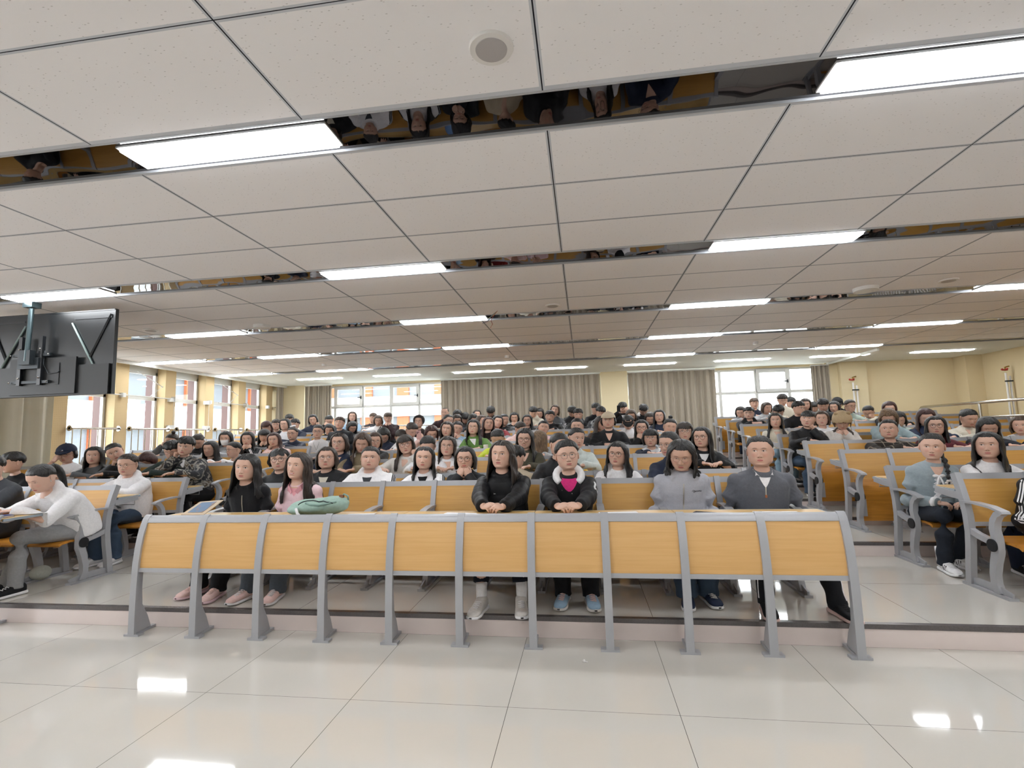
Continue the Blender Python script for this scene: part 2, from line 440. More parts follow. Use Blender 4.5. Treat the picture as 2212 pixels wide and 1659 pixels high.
def back_window(n, xs, x0, x1, sash):
    f = MB(); z0, z1, zt = 1.6, 2.93, 2.32
    y0, y1 = YW - .035, YW + .035
    f.box(x0, x1, y0, y1, z0, z0 + .05); f.box(x0, x1, y0, y1, z1 - .05, z1 + .02); f.box(x0, x1, y0, y1, zt - .035, zt + .035)
    for x in xs: f.box(x - .035, x + .035, y0 - .004, y1 + .004, z0, z1)
    o = struct('window_%d' % n, f, M_ALU)
    gl = MB()
    for a, b in zip(xs[:-1], xs[1:]):
        gl.box(a + .035, b - .035, YW - .004, YW + .004, z0 + .05, zt - .035); gl.box(a + .035, b - .035, YW - .004, YW + .004, zt + .035, z1 - .05)
    link('pane', gl.mesh('pane', M_GLASS), o)
    for i in sash:
        a, b = xs[i], xs[i + 1]; s = MB(); ya, yb = YW - .07, YW - .03
        s.box(a + .0, b - .0, ya, yb, z1 - .11, z1 - .03); s.box(a, b, ya, yb, zt + .0, zt + .08)
        s.box(a, a + .085, ya - .003, yb, zt, z1 - .03); s.box(b - .085, b, ya - .003, yb, zt, z1 - .03)
        so = link('sash', s.mesh('sash', M_ALU), o)
        h = MB(); h.box(b - .14, b - .03, ya - .03, ya, 2.57, 2.59); h.box(b - .05, b - .03, ya - .03, ya, 2.54, 2.62); link('handle', h.mesh('handle', M_DGREY), so)
back_window(12, [-7.9, -7.04, -6.20, -5.36, -4.52, -3.68, -2.84, -2.0, -1.16, -.32, .52], -7.9, .52, (1, 3))
back_window(13, [1.2, 1.96, 2.75, 3.57, 4.46, 5.25, 6.05], 1.2, 6.05, (4,))

# outside: neighbouring blocks
def block_front(name, lab, O, U, z_off, length, band, floor_h):
    """facade: O origin, U unit vector along it; white parapet bands, red piers, dark windows"""
    t = thing(name, lab, 'building', O)
    N = Vector((-U.y, U.x, 0))
    def slab(a, b, d0, d1, z0, z1, m, nm):
        q = MB(); P = [U * a - N * d0, U * b - N * d0, U * b - N * d1, U * a - N * d1]
        q.prism([(p.x, p.y) for p in P], z0, z1); return link(nm, q.mesh(nm, m), t)
    slab(0, length, 0, .5, -3, 14, flat('facade_glazing', srgb('63686c'), .3, var=.2, scale=.5), 'wall')
    for k in range(-1, 4):
        z = z_off + k * floor_h
        slab(0, length, -.35, .0, z, z + band, flat('white_facade_panel', srgb('d0ccc0'), .6, var=.03, scale=1), 'parapet')
    x = 1.0
    while x < length:
        slab(x, x + 1.0, -.2, .0, -3, 14, flat('orange_red_pier', srgb('94502f'), .6, var=.05), 'pier')
        x += 3.2 if name == 'school_building' else 6.4
block_front('office_building', 'white and red office block seen through the left windows', (-26, 38, 0), Vector((0, -1, 0)), 2.35, 34, 1.45, 3.3)
block_front('school_building', 'pale office block with orange piers behind the back windows', (6, 40, 0), Vector((-1, 0, 0)), 3.2, 46, 1.7, 3.7)
t = thing('distant_apartment', 'pale distant apartment block beyond the right back window', 'building', (34, 75, 0))
q = MB(); q.box(-9, 12, 0, 8, -5, 9.5); link('wall', q.mesh('wall', flat('pale_render', srgb('d8d6c8'), .7, var=.05)), t)
for i in range(9):
    for j in range(3):
        q = MB(); q.box(-8 + i * 2.2, -7 + i * 2.2, -.06, .05, 0 + j * 3, 1.6 + j * 3); link('window', q.mesh('window', flat('pale_glass', srgb('8fa0a8'), .3)), t)
g = MB(); g.box(-90, 90, 14.5, 140, -6.2, -6.0); g.box(-90, -9.7, -60, 14.5, -6.2, -6.0)
struct('ground_outside', g, flat('pale_paving', srgb('b9b8b2'), .8, var=.05, scale=1))

# curtains: pleated cloth with its own thickness
def curtain(lab, x0, x1, y, z0, z1, pleats, amp=.045, axis='x', mat=None):
    n = max(60, int(pleats * 14)); rng = random.Random(int(abs(x0) * 100))
    ph = [rng.uniform(-.5, .5) for _ in range(50)]
    pts = []
    for i in range(n + 1):
        u = i / n; a = u * pleats * 2 * pi
        d = amp * (sin(a) + .35 * sin(2.3 * a + 1) + .25 * sin(.37 * a + 2))
        pts.append((x0 + (x1 - x0) * u + .012 * sin(a * .5 + 1), d))
    rows = []
    for (zz, k) in ((z1, .55), (z1 - .12, .75), (z0 + .9, 1.0), (z0, 1.15)):
        rows.append([(px, y + d * k, zz) for px, d in pts])
    A = np.array(rows); B = A.copy(); B[:, :, 1] += .006
    mb = MB(); mb.grid(A, flip=False); mb.grid(B, flip=True)
    if axis == 'y': mb.v = [(v[1], v[0], v[2]) for v in mb.v]
    t = thing('curtain', lab, 'curtain', (0, 0, 0), 'pleated taupe curtains')
    link('cloth', mb.mesh('cloth', mat or M_CURT, smooth=True), t)
    h = MB()
    if axis == 'x': h.box(x0, x1, y - .015, y + .02, z1, z1 + .03)
    else: h.box(y - .015, y + .02, x0, x1, z1, z1 + .03)
    link('rail', h.mesh('rail', M_ALU), t)
curtain('narrow taupe curtain left of the left back window', -7.86, -7.02, 13.33, .9, 2.93, 11)
curtain('widest taupe curtain in the middle of the back wall', -3.84, .50, 13.33, .9, 2.94, 27)
curtain('taupe curtain between perforated pier and right back window', 1.21, 3.42, 13.33, .9, 2.93, 13)
curtain('narrow taupe curtain right of the right back window', 5.68, 6.10, 13.30, .9, 2.91, 8, .03)
curtain('taupe curtain in the far left corner beside the last left window', 13.02, 13.3, -8.5, .9, 2.98, 4, .05, 'y')
curtain('drawn curtain, paled for backlight, at the left edge below the TV', 5.2, 7.05, -8.56, .5, 2.98, 6, .08, 'y', flat('backlight_tinted_curtain', srgb('cfcab9'), .85, var=.04, scale=8))  # lighter cloth colour stands in for daylight coming through

# radiators
def radiator(lab, x, y, z, n, rz=0):
    t = thing('radiator', lab, 'radiator', (x, y, z), 'white radiators', (0, 0, rz))
    for i in range(n):
        r = MB(); r.tube([(i * .06, 0, 0), (i * .06, 0, .55)], .022, 8); link('column', r.mesh('column', M_WHITE, angle=40), t)
    r = MB(); r.box(-.03, n * .06, -.03, .03, .5, .56); r.box(-.03, n * .06, -.03, .03, 0, .06); link('header', r.mesh('header', M_WHITE), t)
radiator('white column radiator on the back wall behind the handrail', 7.3, 13.33, .95, 24)
radiator('white column radiator below the fourth left window', -8.58, 10.85, .75, 10, pi / 2)
# heating pipes with red valves
for lab, x, y, z1 in (('pair of white pipes with red valves on the perforated pier', 6.55, 13.15, 2.57), ('pair of white pipes with red valves on the right wall', 9.15, 12.2, 2.58)):
    t = thing('heating_pipe', lab, 'pipe', (x, y, .8), 'riser pipes with red valves')
    for k in (0, .075):
        r = MB(); r.tube([(k, 0, 0), (k, 0, z1 - .8 - .12 - k)], .02, 8); link('riser_pipe', r.mesh('riser_pipe', M_WHITE, angle=40), t)
    r = MB(); r.tube([(-.07, -.03, z1 - .86), (.02, -.03, z1 - .86)], .018, 8); r.ball((-.08, -.03, z1 - .85), .025, 8, 6); r.ball((.0, -.05, z1 - .84), .022, 8, 6)
    link('red_valve', r.mesh('red_valve', flat('red_valve_paint', srgb('a8352c'), .4)), t)
    r = MB(); r.tube([(.0, 0, z1 - .88), (.0, 0, z1 - .8), (.08, 0, z1 - .78)], .016, 8); link('brass_fitting', r.mesh('brass_fitting', flat('brass', srgb('a88a4a'), .3, 1.0)), t)
    r = MB(); r.box(-.03, .11, -.03, .01, z1 - 1.12, z1 - 1.09); link('clamp', r.mesh('clamp', M_DGREY), t)

# handrail right of the seating
t = thing('handrail', 'stainless steel handrail with thin balusters at the right side', 'handrail', (7.5, 8.4, 0))
r = MB(); r.tube([(0, 3.95, .9), (0, 3.98, 1.72), (0, 3.93, 1.765), (0, 3.85, 1.775), (0, -.4, 1.775)], .027, 12); link('top_rail', r.mesh('top_rail', M_STEEL, angle=60), t)
r = MB(); r.tube([(0, 3.97, 1.5), (0, -.4, 1.5)], .016, 10); link('middle_rail', r.mesh('middle_rail', M_STEEL, angle=60), t)
for k in range(3):
    r = MB(); r.tube([(0, 3.9 - 1.62 * (k + 1) + .0, .6), (0, 3.9 - 1.62 * (k + 1), 1.77)], .025, 12); link('post', r.mesh('post', M_STEEL, angle=60), t)
for k in range(28):
    r = MB(); r.tube([(0, 3.8 - .15 * k, .7), (0, 3.8 - .15 * k, 1.5)], .008, 6); link('baluster', r.mesh('baluster', M_STEEL), t)

t = thing('guard_rail', 'thin steel guard rail across the left back window', 'railing', (-6.95, 13.25, 1.2))
r = MB(); r.tube([(0, 0, .53), (3.1, 0, .53)], .02, 8); r.tube([(0, 0, .0), (3.1, 0, .0)], .012, 8); link('top_rail', r.mesh('top_rail', M_STEEL, angle=60), t)
for k in range(20):
    r = MB(); r.tube([(.08 + k * .155, 0, 0), (.08 + k * .155, 0, .53)], .008, 6); link('baluster', r.mesh('baluster', M_STEEL), t)
# ceiling devices
def disc(name, lab, cat, x, y, r0, r1, h, m1, m2):
    t = thing(name, lab, cat, (x, y, CZ))
    q = MB(); q.tube([(0, 0, 0), (0, 0, -.006), (0, 0, -h)], [r0, r0, r0 * .96], 40); link('rim', q.mesh('rim', m1, angle=40), t)
    q = MB(); q.tube([(0, 0, -h + .002), (0, 0, -h - .003)], [r1, r1 * .98], 40); link('grille', q.mesh('grille', m2, angle=40), t)
M_GRILLE = flat('grey_speaker_mesh', srgb('aaa6a6'), .6, var=.05, scale=300)
disc('ceiling_speaker', 'round flush speaker in the ceiling tile nearest the camera', 'speaker', -.31, 1.884, .092, .066, .012, M_WHITE, M_GRILLE)
disc('ceiling_speaker', 'round flush speaker above the middle rows', 'speaker', -.31, 6.10, .09, .066, .012, M_WHITE, M_GRILLE)
disc('ceiling_speaker', 'round flush speaker high on the right side of the ceiling', 'speaker', 4.10, 6.06, .09, .066, .012, M_WHITE, M_GRILLE)
disc('ceiling_speaker', 'round flush speaker beside the TV bracket side of the ceiling', 'speaker', -5.9, 6.09, .09, .066, .012, M_WHITE, M_GRILLE)
disc('wifi_router', 'thick round white router on the ceiling, left of centre', 'router', -4.3, 6.21, .11, .09, .04, M_WHITE, M_WHITE)
disc('wifi_router', 'thick round white router on the ceiling, at the right', 'router', 3.31, 6.18, .13, .1, .04, M_WHITE, M_WHITE)
disc('smoke_detector', 'small smoke detector above the back rows left of centre', 'smoke detector', -1.44, 9.8, .05, .035, .05, M_WHITE, M_WHITE)
disc('smoke_detector', 'small smoke detector above the left back rows', 'smoke detector', -5.3, 9.72, .05, .035, .05, M_WHITE, M_WHITE)
disc('smoke_detector', 'small smoke detector above the right back rows', 'smoke detector', 3.2, 9.6, .05, .035, .05, M_WHITE, M_WHITE)
t = thing('dangling_wire', 'loose red and blue wires hanging from the ceiling tile', 'wire', (-1.02, 6.2, CZ))
for i, (cc, pts) in enumerate((('a8483c', [(0, 0, 0), (-.06, 0, -.07), (-.09, -.01, -.12), (-.07, 0, -.17), (-.10, 0, -.22)]), ('39466b', [(0, 0, 0), (-.08, 0, -.06), (-.13, 0, -.13), (-.2, 0, -.15)]), ('a9ab77', [(0, 0, 0), (-.05, .0, -.05), (-.12, .0, -.09)]))):
    q = MB(); q.tube(pts, .0035, 6); link('strand', q.mesh('strand', flat('wire_%d' % i, srgb(cc), .5), smooth=True), t)

# ceiling-hung television, seen from behind
t = thing('television', 'black flat television seen from behind, hung from the ceiling at left', 'television', (-5.84, 4.72, 1.95))
wd, hg = .83, .935
q = MB(); q.box(-wd, wd, 0, .035, 0, hg); q.box(-wd, wd, -.006, .0, hg - .012, hg); q.box(wd - .012, wd, -.006, 0, 0, hg)
link('panel', q.mesh('panel', flat('black_screen_shell', srgb('101214'), .3, var=.1, scale=3)), t)
q = MB(); q.box(-wd * .97, wd * .97, -.03, 0, .0, .33); q.box(-.42, .42, -.05, -.03, .02, .42)
link('electronics_cover', q.mesh('electronics_cover', flat('matte_black_cover', srgb('0d0e0f'), .5, var=.1)), t)
for sx in (-1, 1):
    q = MB()
    q.tube([(sx * .30, -.012, .80), (sx * .70, -.012, .14)], .011, 6); link('brace', q.mesh('brace', flat('grey_brace', srgb('75827f'), .35, .6)), t)
    q = MB(); q.tube([(sx * .78, -.008, .88), (sx * .54, -.008, .42)], .012, 4); q.box(min(sx * .32, sx * .79), max(sx * .32, sx * .79), -.008, 0, .84, .86)
    link('rib', q.mesh('rib', M_BLACK), t)
PX = -.13
for dx in (-.13, .13):
    q = MB(); q.box(PX + dx - .022, PX + dx + .022, -.085, -.05, .12, .66); link('bracket_rail', q.mesh('bracket_rail', M_BLACK), t)
q = MB(); q.box(PX - .13, PX + .13, -.1, -.07, .3, .42); q.box(PX - .07, PX + .07, -.14, -.08, .34, .5); q.box(PX - .24, PX + .24, -.075, -.05, .44, .47); q.box(PX - .24, PX + .24, -.075, -.05, .14, .17)
link('bracket_plate', q.mesh('bracket_plate', M_DGREY), t)
q = MB(); q.tube([(PX + .03, -.12, 1.03), (PX + .01, -.12, .38)], .024, 12); q.box(PX - .03, PX + .09, -.17, -.07, .97, 1.03); link('ceiling_pole', q.mesh('ceiling_pole', flat('grey_pole', srgb('4b595d'), .3, .7), angle=40), t)
for bx, bz in ((-.24, .455), (.24, .455), (-.24, .155), (.24, .155), (-.13, .2), (.13, .2), (.13, .52), (-.13, .52)):
    q = MB(); q.ball((PX + bx, -.09, bz), .009, 8, 6); link('bolt', q.mesh('bolt', M_STEEL), t)
q = MB(); q.tube([(PX + .16, -.06, .5), (PX + .15, -.06, .35), (PX + .22, -.06, .24), (PX + .34, -.06, .25), (PX + .36, -.06, .27)], .004, 6); link('cable', q.mesh('cable', M_DGREY, smooth=True), t)
q = MB(); q.box(PX + .3, PX + .35, -.056, -.03, .12, .36); link('connector_panel', q.mesh('connector_panel', M_RUBBER), t)

# ---------------------------------------------------------------- fixed benches (built in small units, scaled by S)
PIT = .456
def frame_mesh(arm_side=True):
    q = MB()
    q.bar([(.012, .79), (-.022, .70), (-.052, .60), (-.07, .50), (-.075, .38), (-.065, .28), (-.045, .15), (-.03, .02)], .042, .052)
    q.bar([(-.385, .562, .03), (-.345, .545, .04), (-.312, .50, .045), (-.30, .44, .05), (-.312, .38, .055), (-.308, .30, .06), (-.280, .22, .055), (-.262, .14, .05), (-.262, .08, .05), (-.285, .015, .06)], .042, .05)
    q.bar([(-.07, .40), (-.16, .372), (-.29, .345)], .036, .04)
    q.box(-.028, .028, -.39, .02, 0, .018); q.bar([(.005, .02), (-.10, .045), (-.27, .045), (-.385, .018)], .012, .05)
    q.bar([(.0, .63), (.10, .635), (.24, .655)], .014, .05)
    return q.mesh('side_frame', M_GREY, scale=S, angle=30)
FR = frame_mesh()
q = MB(); q.bar([(-.045, .592), (-.16, .597), (-.30, .588), (-.40, .566), (-.405, .555)], .055, .016); ARM = q.mesh('armrest', M_GREY, scale=S, angle=35)
q = MB(); q.tube([(-.03, -.295, .335), (.03, -.295, .335)], .042, 24); CAP = q.mesh('hinge_cap', M_RUBBER, scale=S, angle=40)
hw = PIT / 2 - .021
q = MB(); q.bar([(-.012, .748), (-.04, .66), (-.068, .56), (-.085, .45)], hw * 2, .014); BACK = q.mesh('backrest', M_WOOD2, scale=S, angle=30)
q = MB(); q.bar([(-.17, .365), (-.25, .352), (-.36, .358), (-.43, .35), (-.455, .335)], hw * 2 - .03, .018); SEAT_D = q.mesh('seat', M_SEAT, scale=S, angle=30)
q = MB(); q.bar([(-.15, .49), (-.185, .38), (-.195, .22), (-.185, .08)], hw * 2 - .03, .018); SEAT_U = q.mesh('seat', M_SEAT, scale=S, angle=30)
HINGS = []
for _a, _b in ((-hw + .01, -hw + .07), (hw - .07, hw - .01)):
    q = MB(); q.box(_a, _b, -.225, -.20, .13, .30); HINGS.append(q.mesh('seat_hinge', M_GREY, scale=S))
def bench(lab, cat_row, x0, n, y, z, folded, aisle, desk=True, top=.79):
    t = thing('lecture_bench', lab, 'bench', (x0 * S, y, z), 'fixed lecture benches')
    for i in range(n + 1):
        f = link('side_frame', FR, t, (i * PIT * S, 0, 0))
        link('armrest', ARM, t, (i * PIT * S, 0, 0))
        if (i == 0 and 'l' in aisle) or (i == n and 'r' in aisle): link('hinge_cap', CAP, f)
    for i in range(n):
        cx = (i + .5) * PIT * S
        link('backrest', BACK, t, (cx, 0, 0))
        up = i in folded
        se = link('seat', SEAT_U if up else SEAT_D, t, (cx, 0, 0))
        if up: link('seat_hinge', HINGS[0], se); link('seat_hinge', HINGS[1], se)
    q = MB(); q.bar([(.008, .788), (-.008, .738)], n * PIT, .026, n * PIT / 2); link('top_rail', q.mesh('top_rail', M_GREY, scale=S), t)
    q = MB(); q.bar([(-.085, .455), (-.088, .425)], n * PIT, .02, n * PIT / 2); link('bottom_rail', q.mesh('bottom_rail', M_GREY, scale=S), t)
    if desk:
        L = n * PIT
        q = MB(); q.prism([(-.0, .035), (L, .035), (L, .27), (L - .04, .315), (.04, .315), (0, .27)], .655, .672, 1)
        q.prism([(.02, .04), (L - .02, .04), (L - .02, .27), (L - .05, .30), (.05, .30), (.02, .27)], .672, .677, 0)
        link('desktop', q.mesh('desktop', [M_DESK, flat('pale_grey_edge_band', srgb('9aa4ac'), .4)], scale=S), t)
        q = MB(); q.tube([(.05, .26, .65), (.05, .26, .58), (L - .05, .26, .58), (L - .05, .26, .65)], .004, 5); link('book_rack', q.mesh('book_rack', M_GREY, scale=S), t)
    return t
XC0, XL0, XR0 = -3.083 + .0, -4.33 - 7 * PIT, 2.72
RN = ['first', 'second', 'third', 'fourth', 'fifth', 'sixth', 'seventh', 'eighth', 'ninth', 'tenth']
FOLD_C = {0: (2, 3, 4, 7)}
FOLD_R = {2: (0, 1), 3: (0,), 6: (0,), 8: (0, 1), 0: ()}
for i in range(9):
    bench('%s bench row from the front in the left block, wood panels in grey frames' % RN[i], i, XL0, 7, YB[i], Z0[i], (6,) if i in (2, 4) else (), 'r')
    bench('%s bench row from the front in the centre block, wood panels in grey frames' % RN[i], i, XC0, 10, YB[i], Z0[i], FOLD_C.get(i, ()), 'lr')
    bench('%s bench row from the front in the right block, wood panels in grey frames' % RN[i], i, XR0, 9, YB[i], Z0[i], FOLD_R.get(i, ()), 'l')

# front desks with curved modesty panels
fm = MB()
prof = [(3.147, .005), (3.147, .21), (3.150, .34), (3.157, .478), (3.170, .58), (3.187, .665), (3.205, .72), (3.222, .762), (3.238, .782), (3.25, .786)]
fm.bar([(y - 3.157 - .001, z) for y, z in prof], .047, .016)
fm.bar([(.04, .0, .10), (.035, .05, .085), (.028, .15, .06), (.024, .3, .045), (.030, .44, .04), (.050, .58, .036)], .018, .05)
fm.bar([(.04, .0, .16), (.07, .03, .13), (.055, .09, .10), (.03, .18, .06)], .014, .1)
fm.box(-.055, .055, -.018, .03, 0, .014); fm.bar([(.03, .007), (.185, .012)], .03, .016)
FLEG = fm.mesh('leg', M_GREY, scale=S, angle=35)
pw = PIT / 2 - .018
pp = [(.012, .435), (.014, .50), (.024, .58), (.042, .665), (.062, .742)]
q = MB(); q.bar(pp, pw * 2, .012); PANEL = q.mesh('front_panel', M_WOOD, scale=S, angle=40)
def front_desk(lab, x0, n, z0=0):
    t = thing('front_desk', lab, 'desk', (x0 * S, 3.157 * S, z0), 'fixed front desks')
    L = n * PIT
    for i in range(n + 1): link('leg', FLEG, t, (i * PIT * S, 0, 0))
    for i in range(n): link('front_panel', PANEL, t, ((i + .5) * PIT * S, 0, 0))
    q = MB(); q.bar([(.060, .738, .024), (.073, .764, .026), (.088, .777, .020), (.11, .780, .010)], L, .024, L / 2); link('top_rail', q.mesh('top_rail', M_GREY, scale=S, angle=50), t)
    q = MB(); q.bar([(.008, .418), (.012, .445)], L, .022, L / 2); link('bottom_rail', q.mesh('bottom_rail', M_GREY, scale=S), t)
    q = MB()
    k = 0
    while k < n:
        a, b = k * PIT + (.002 if k else .0), min(n, k + 2) * PIT - .002
        q.prism([(a, .10), (b, .10), (b, .378), (a, .378)], .746, .762, 0); k += 2
    q.box(-.0, L, .376, .388, .744, .762, 1); q.box(-.010, 0, .10, .388, .744, .762, 1); q.box(L, L + .010, .10, .388, .744, .762, 1)
    link('desktop', q.mesh('desktop', [M_DESK, flat('pale_grey_edge_band', srgb('9aa4ac'), .4)], scale=S), t)
    return t
front_desk('long front desk with ten curved wood panels facing the camera', XC0, 10)
front_desk('front desk of the left block, only its end at the left edge in view', XL0 - .15 * 0, 7)
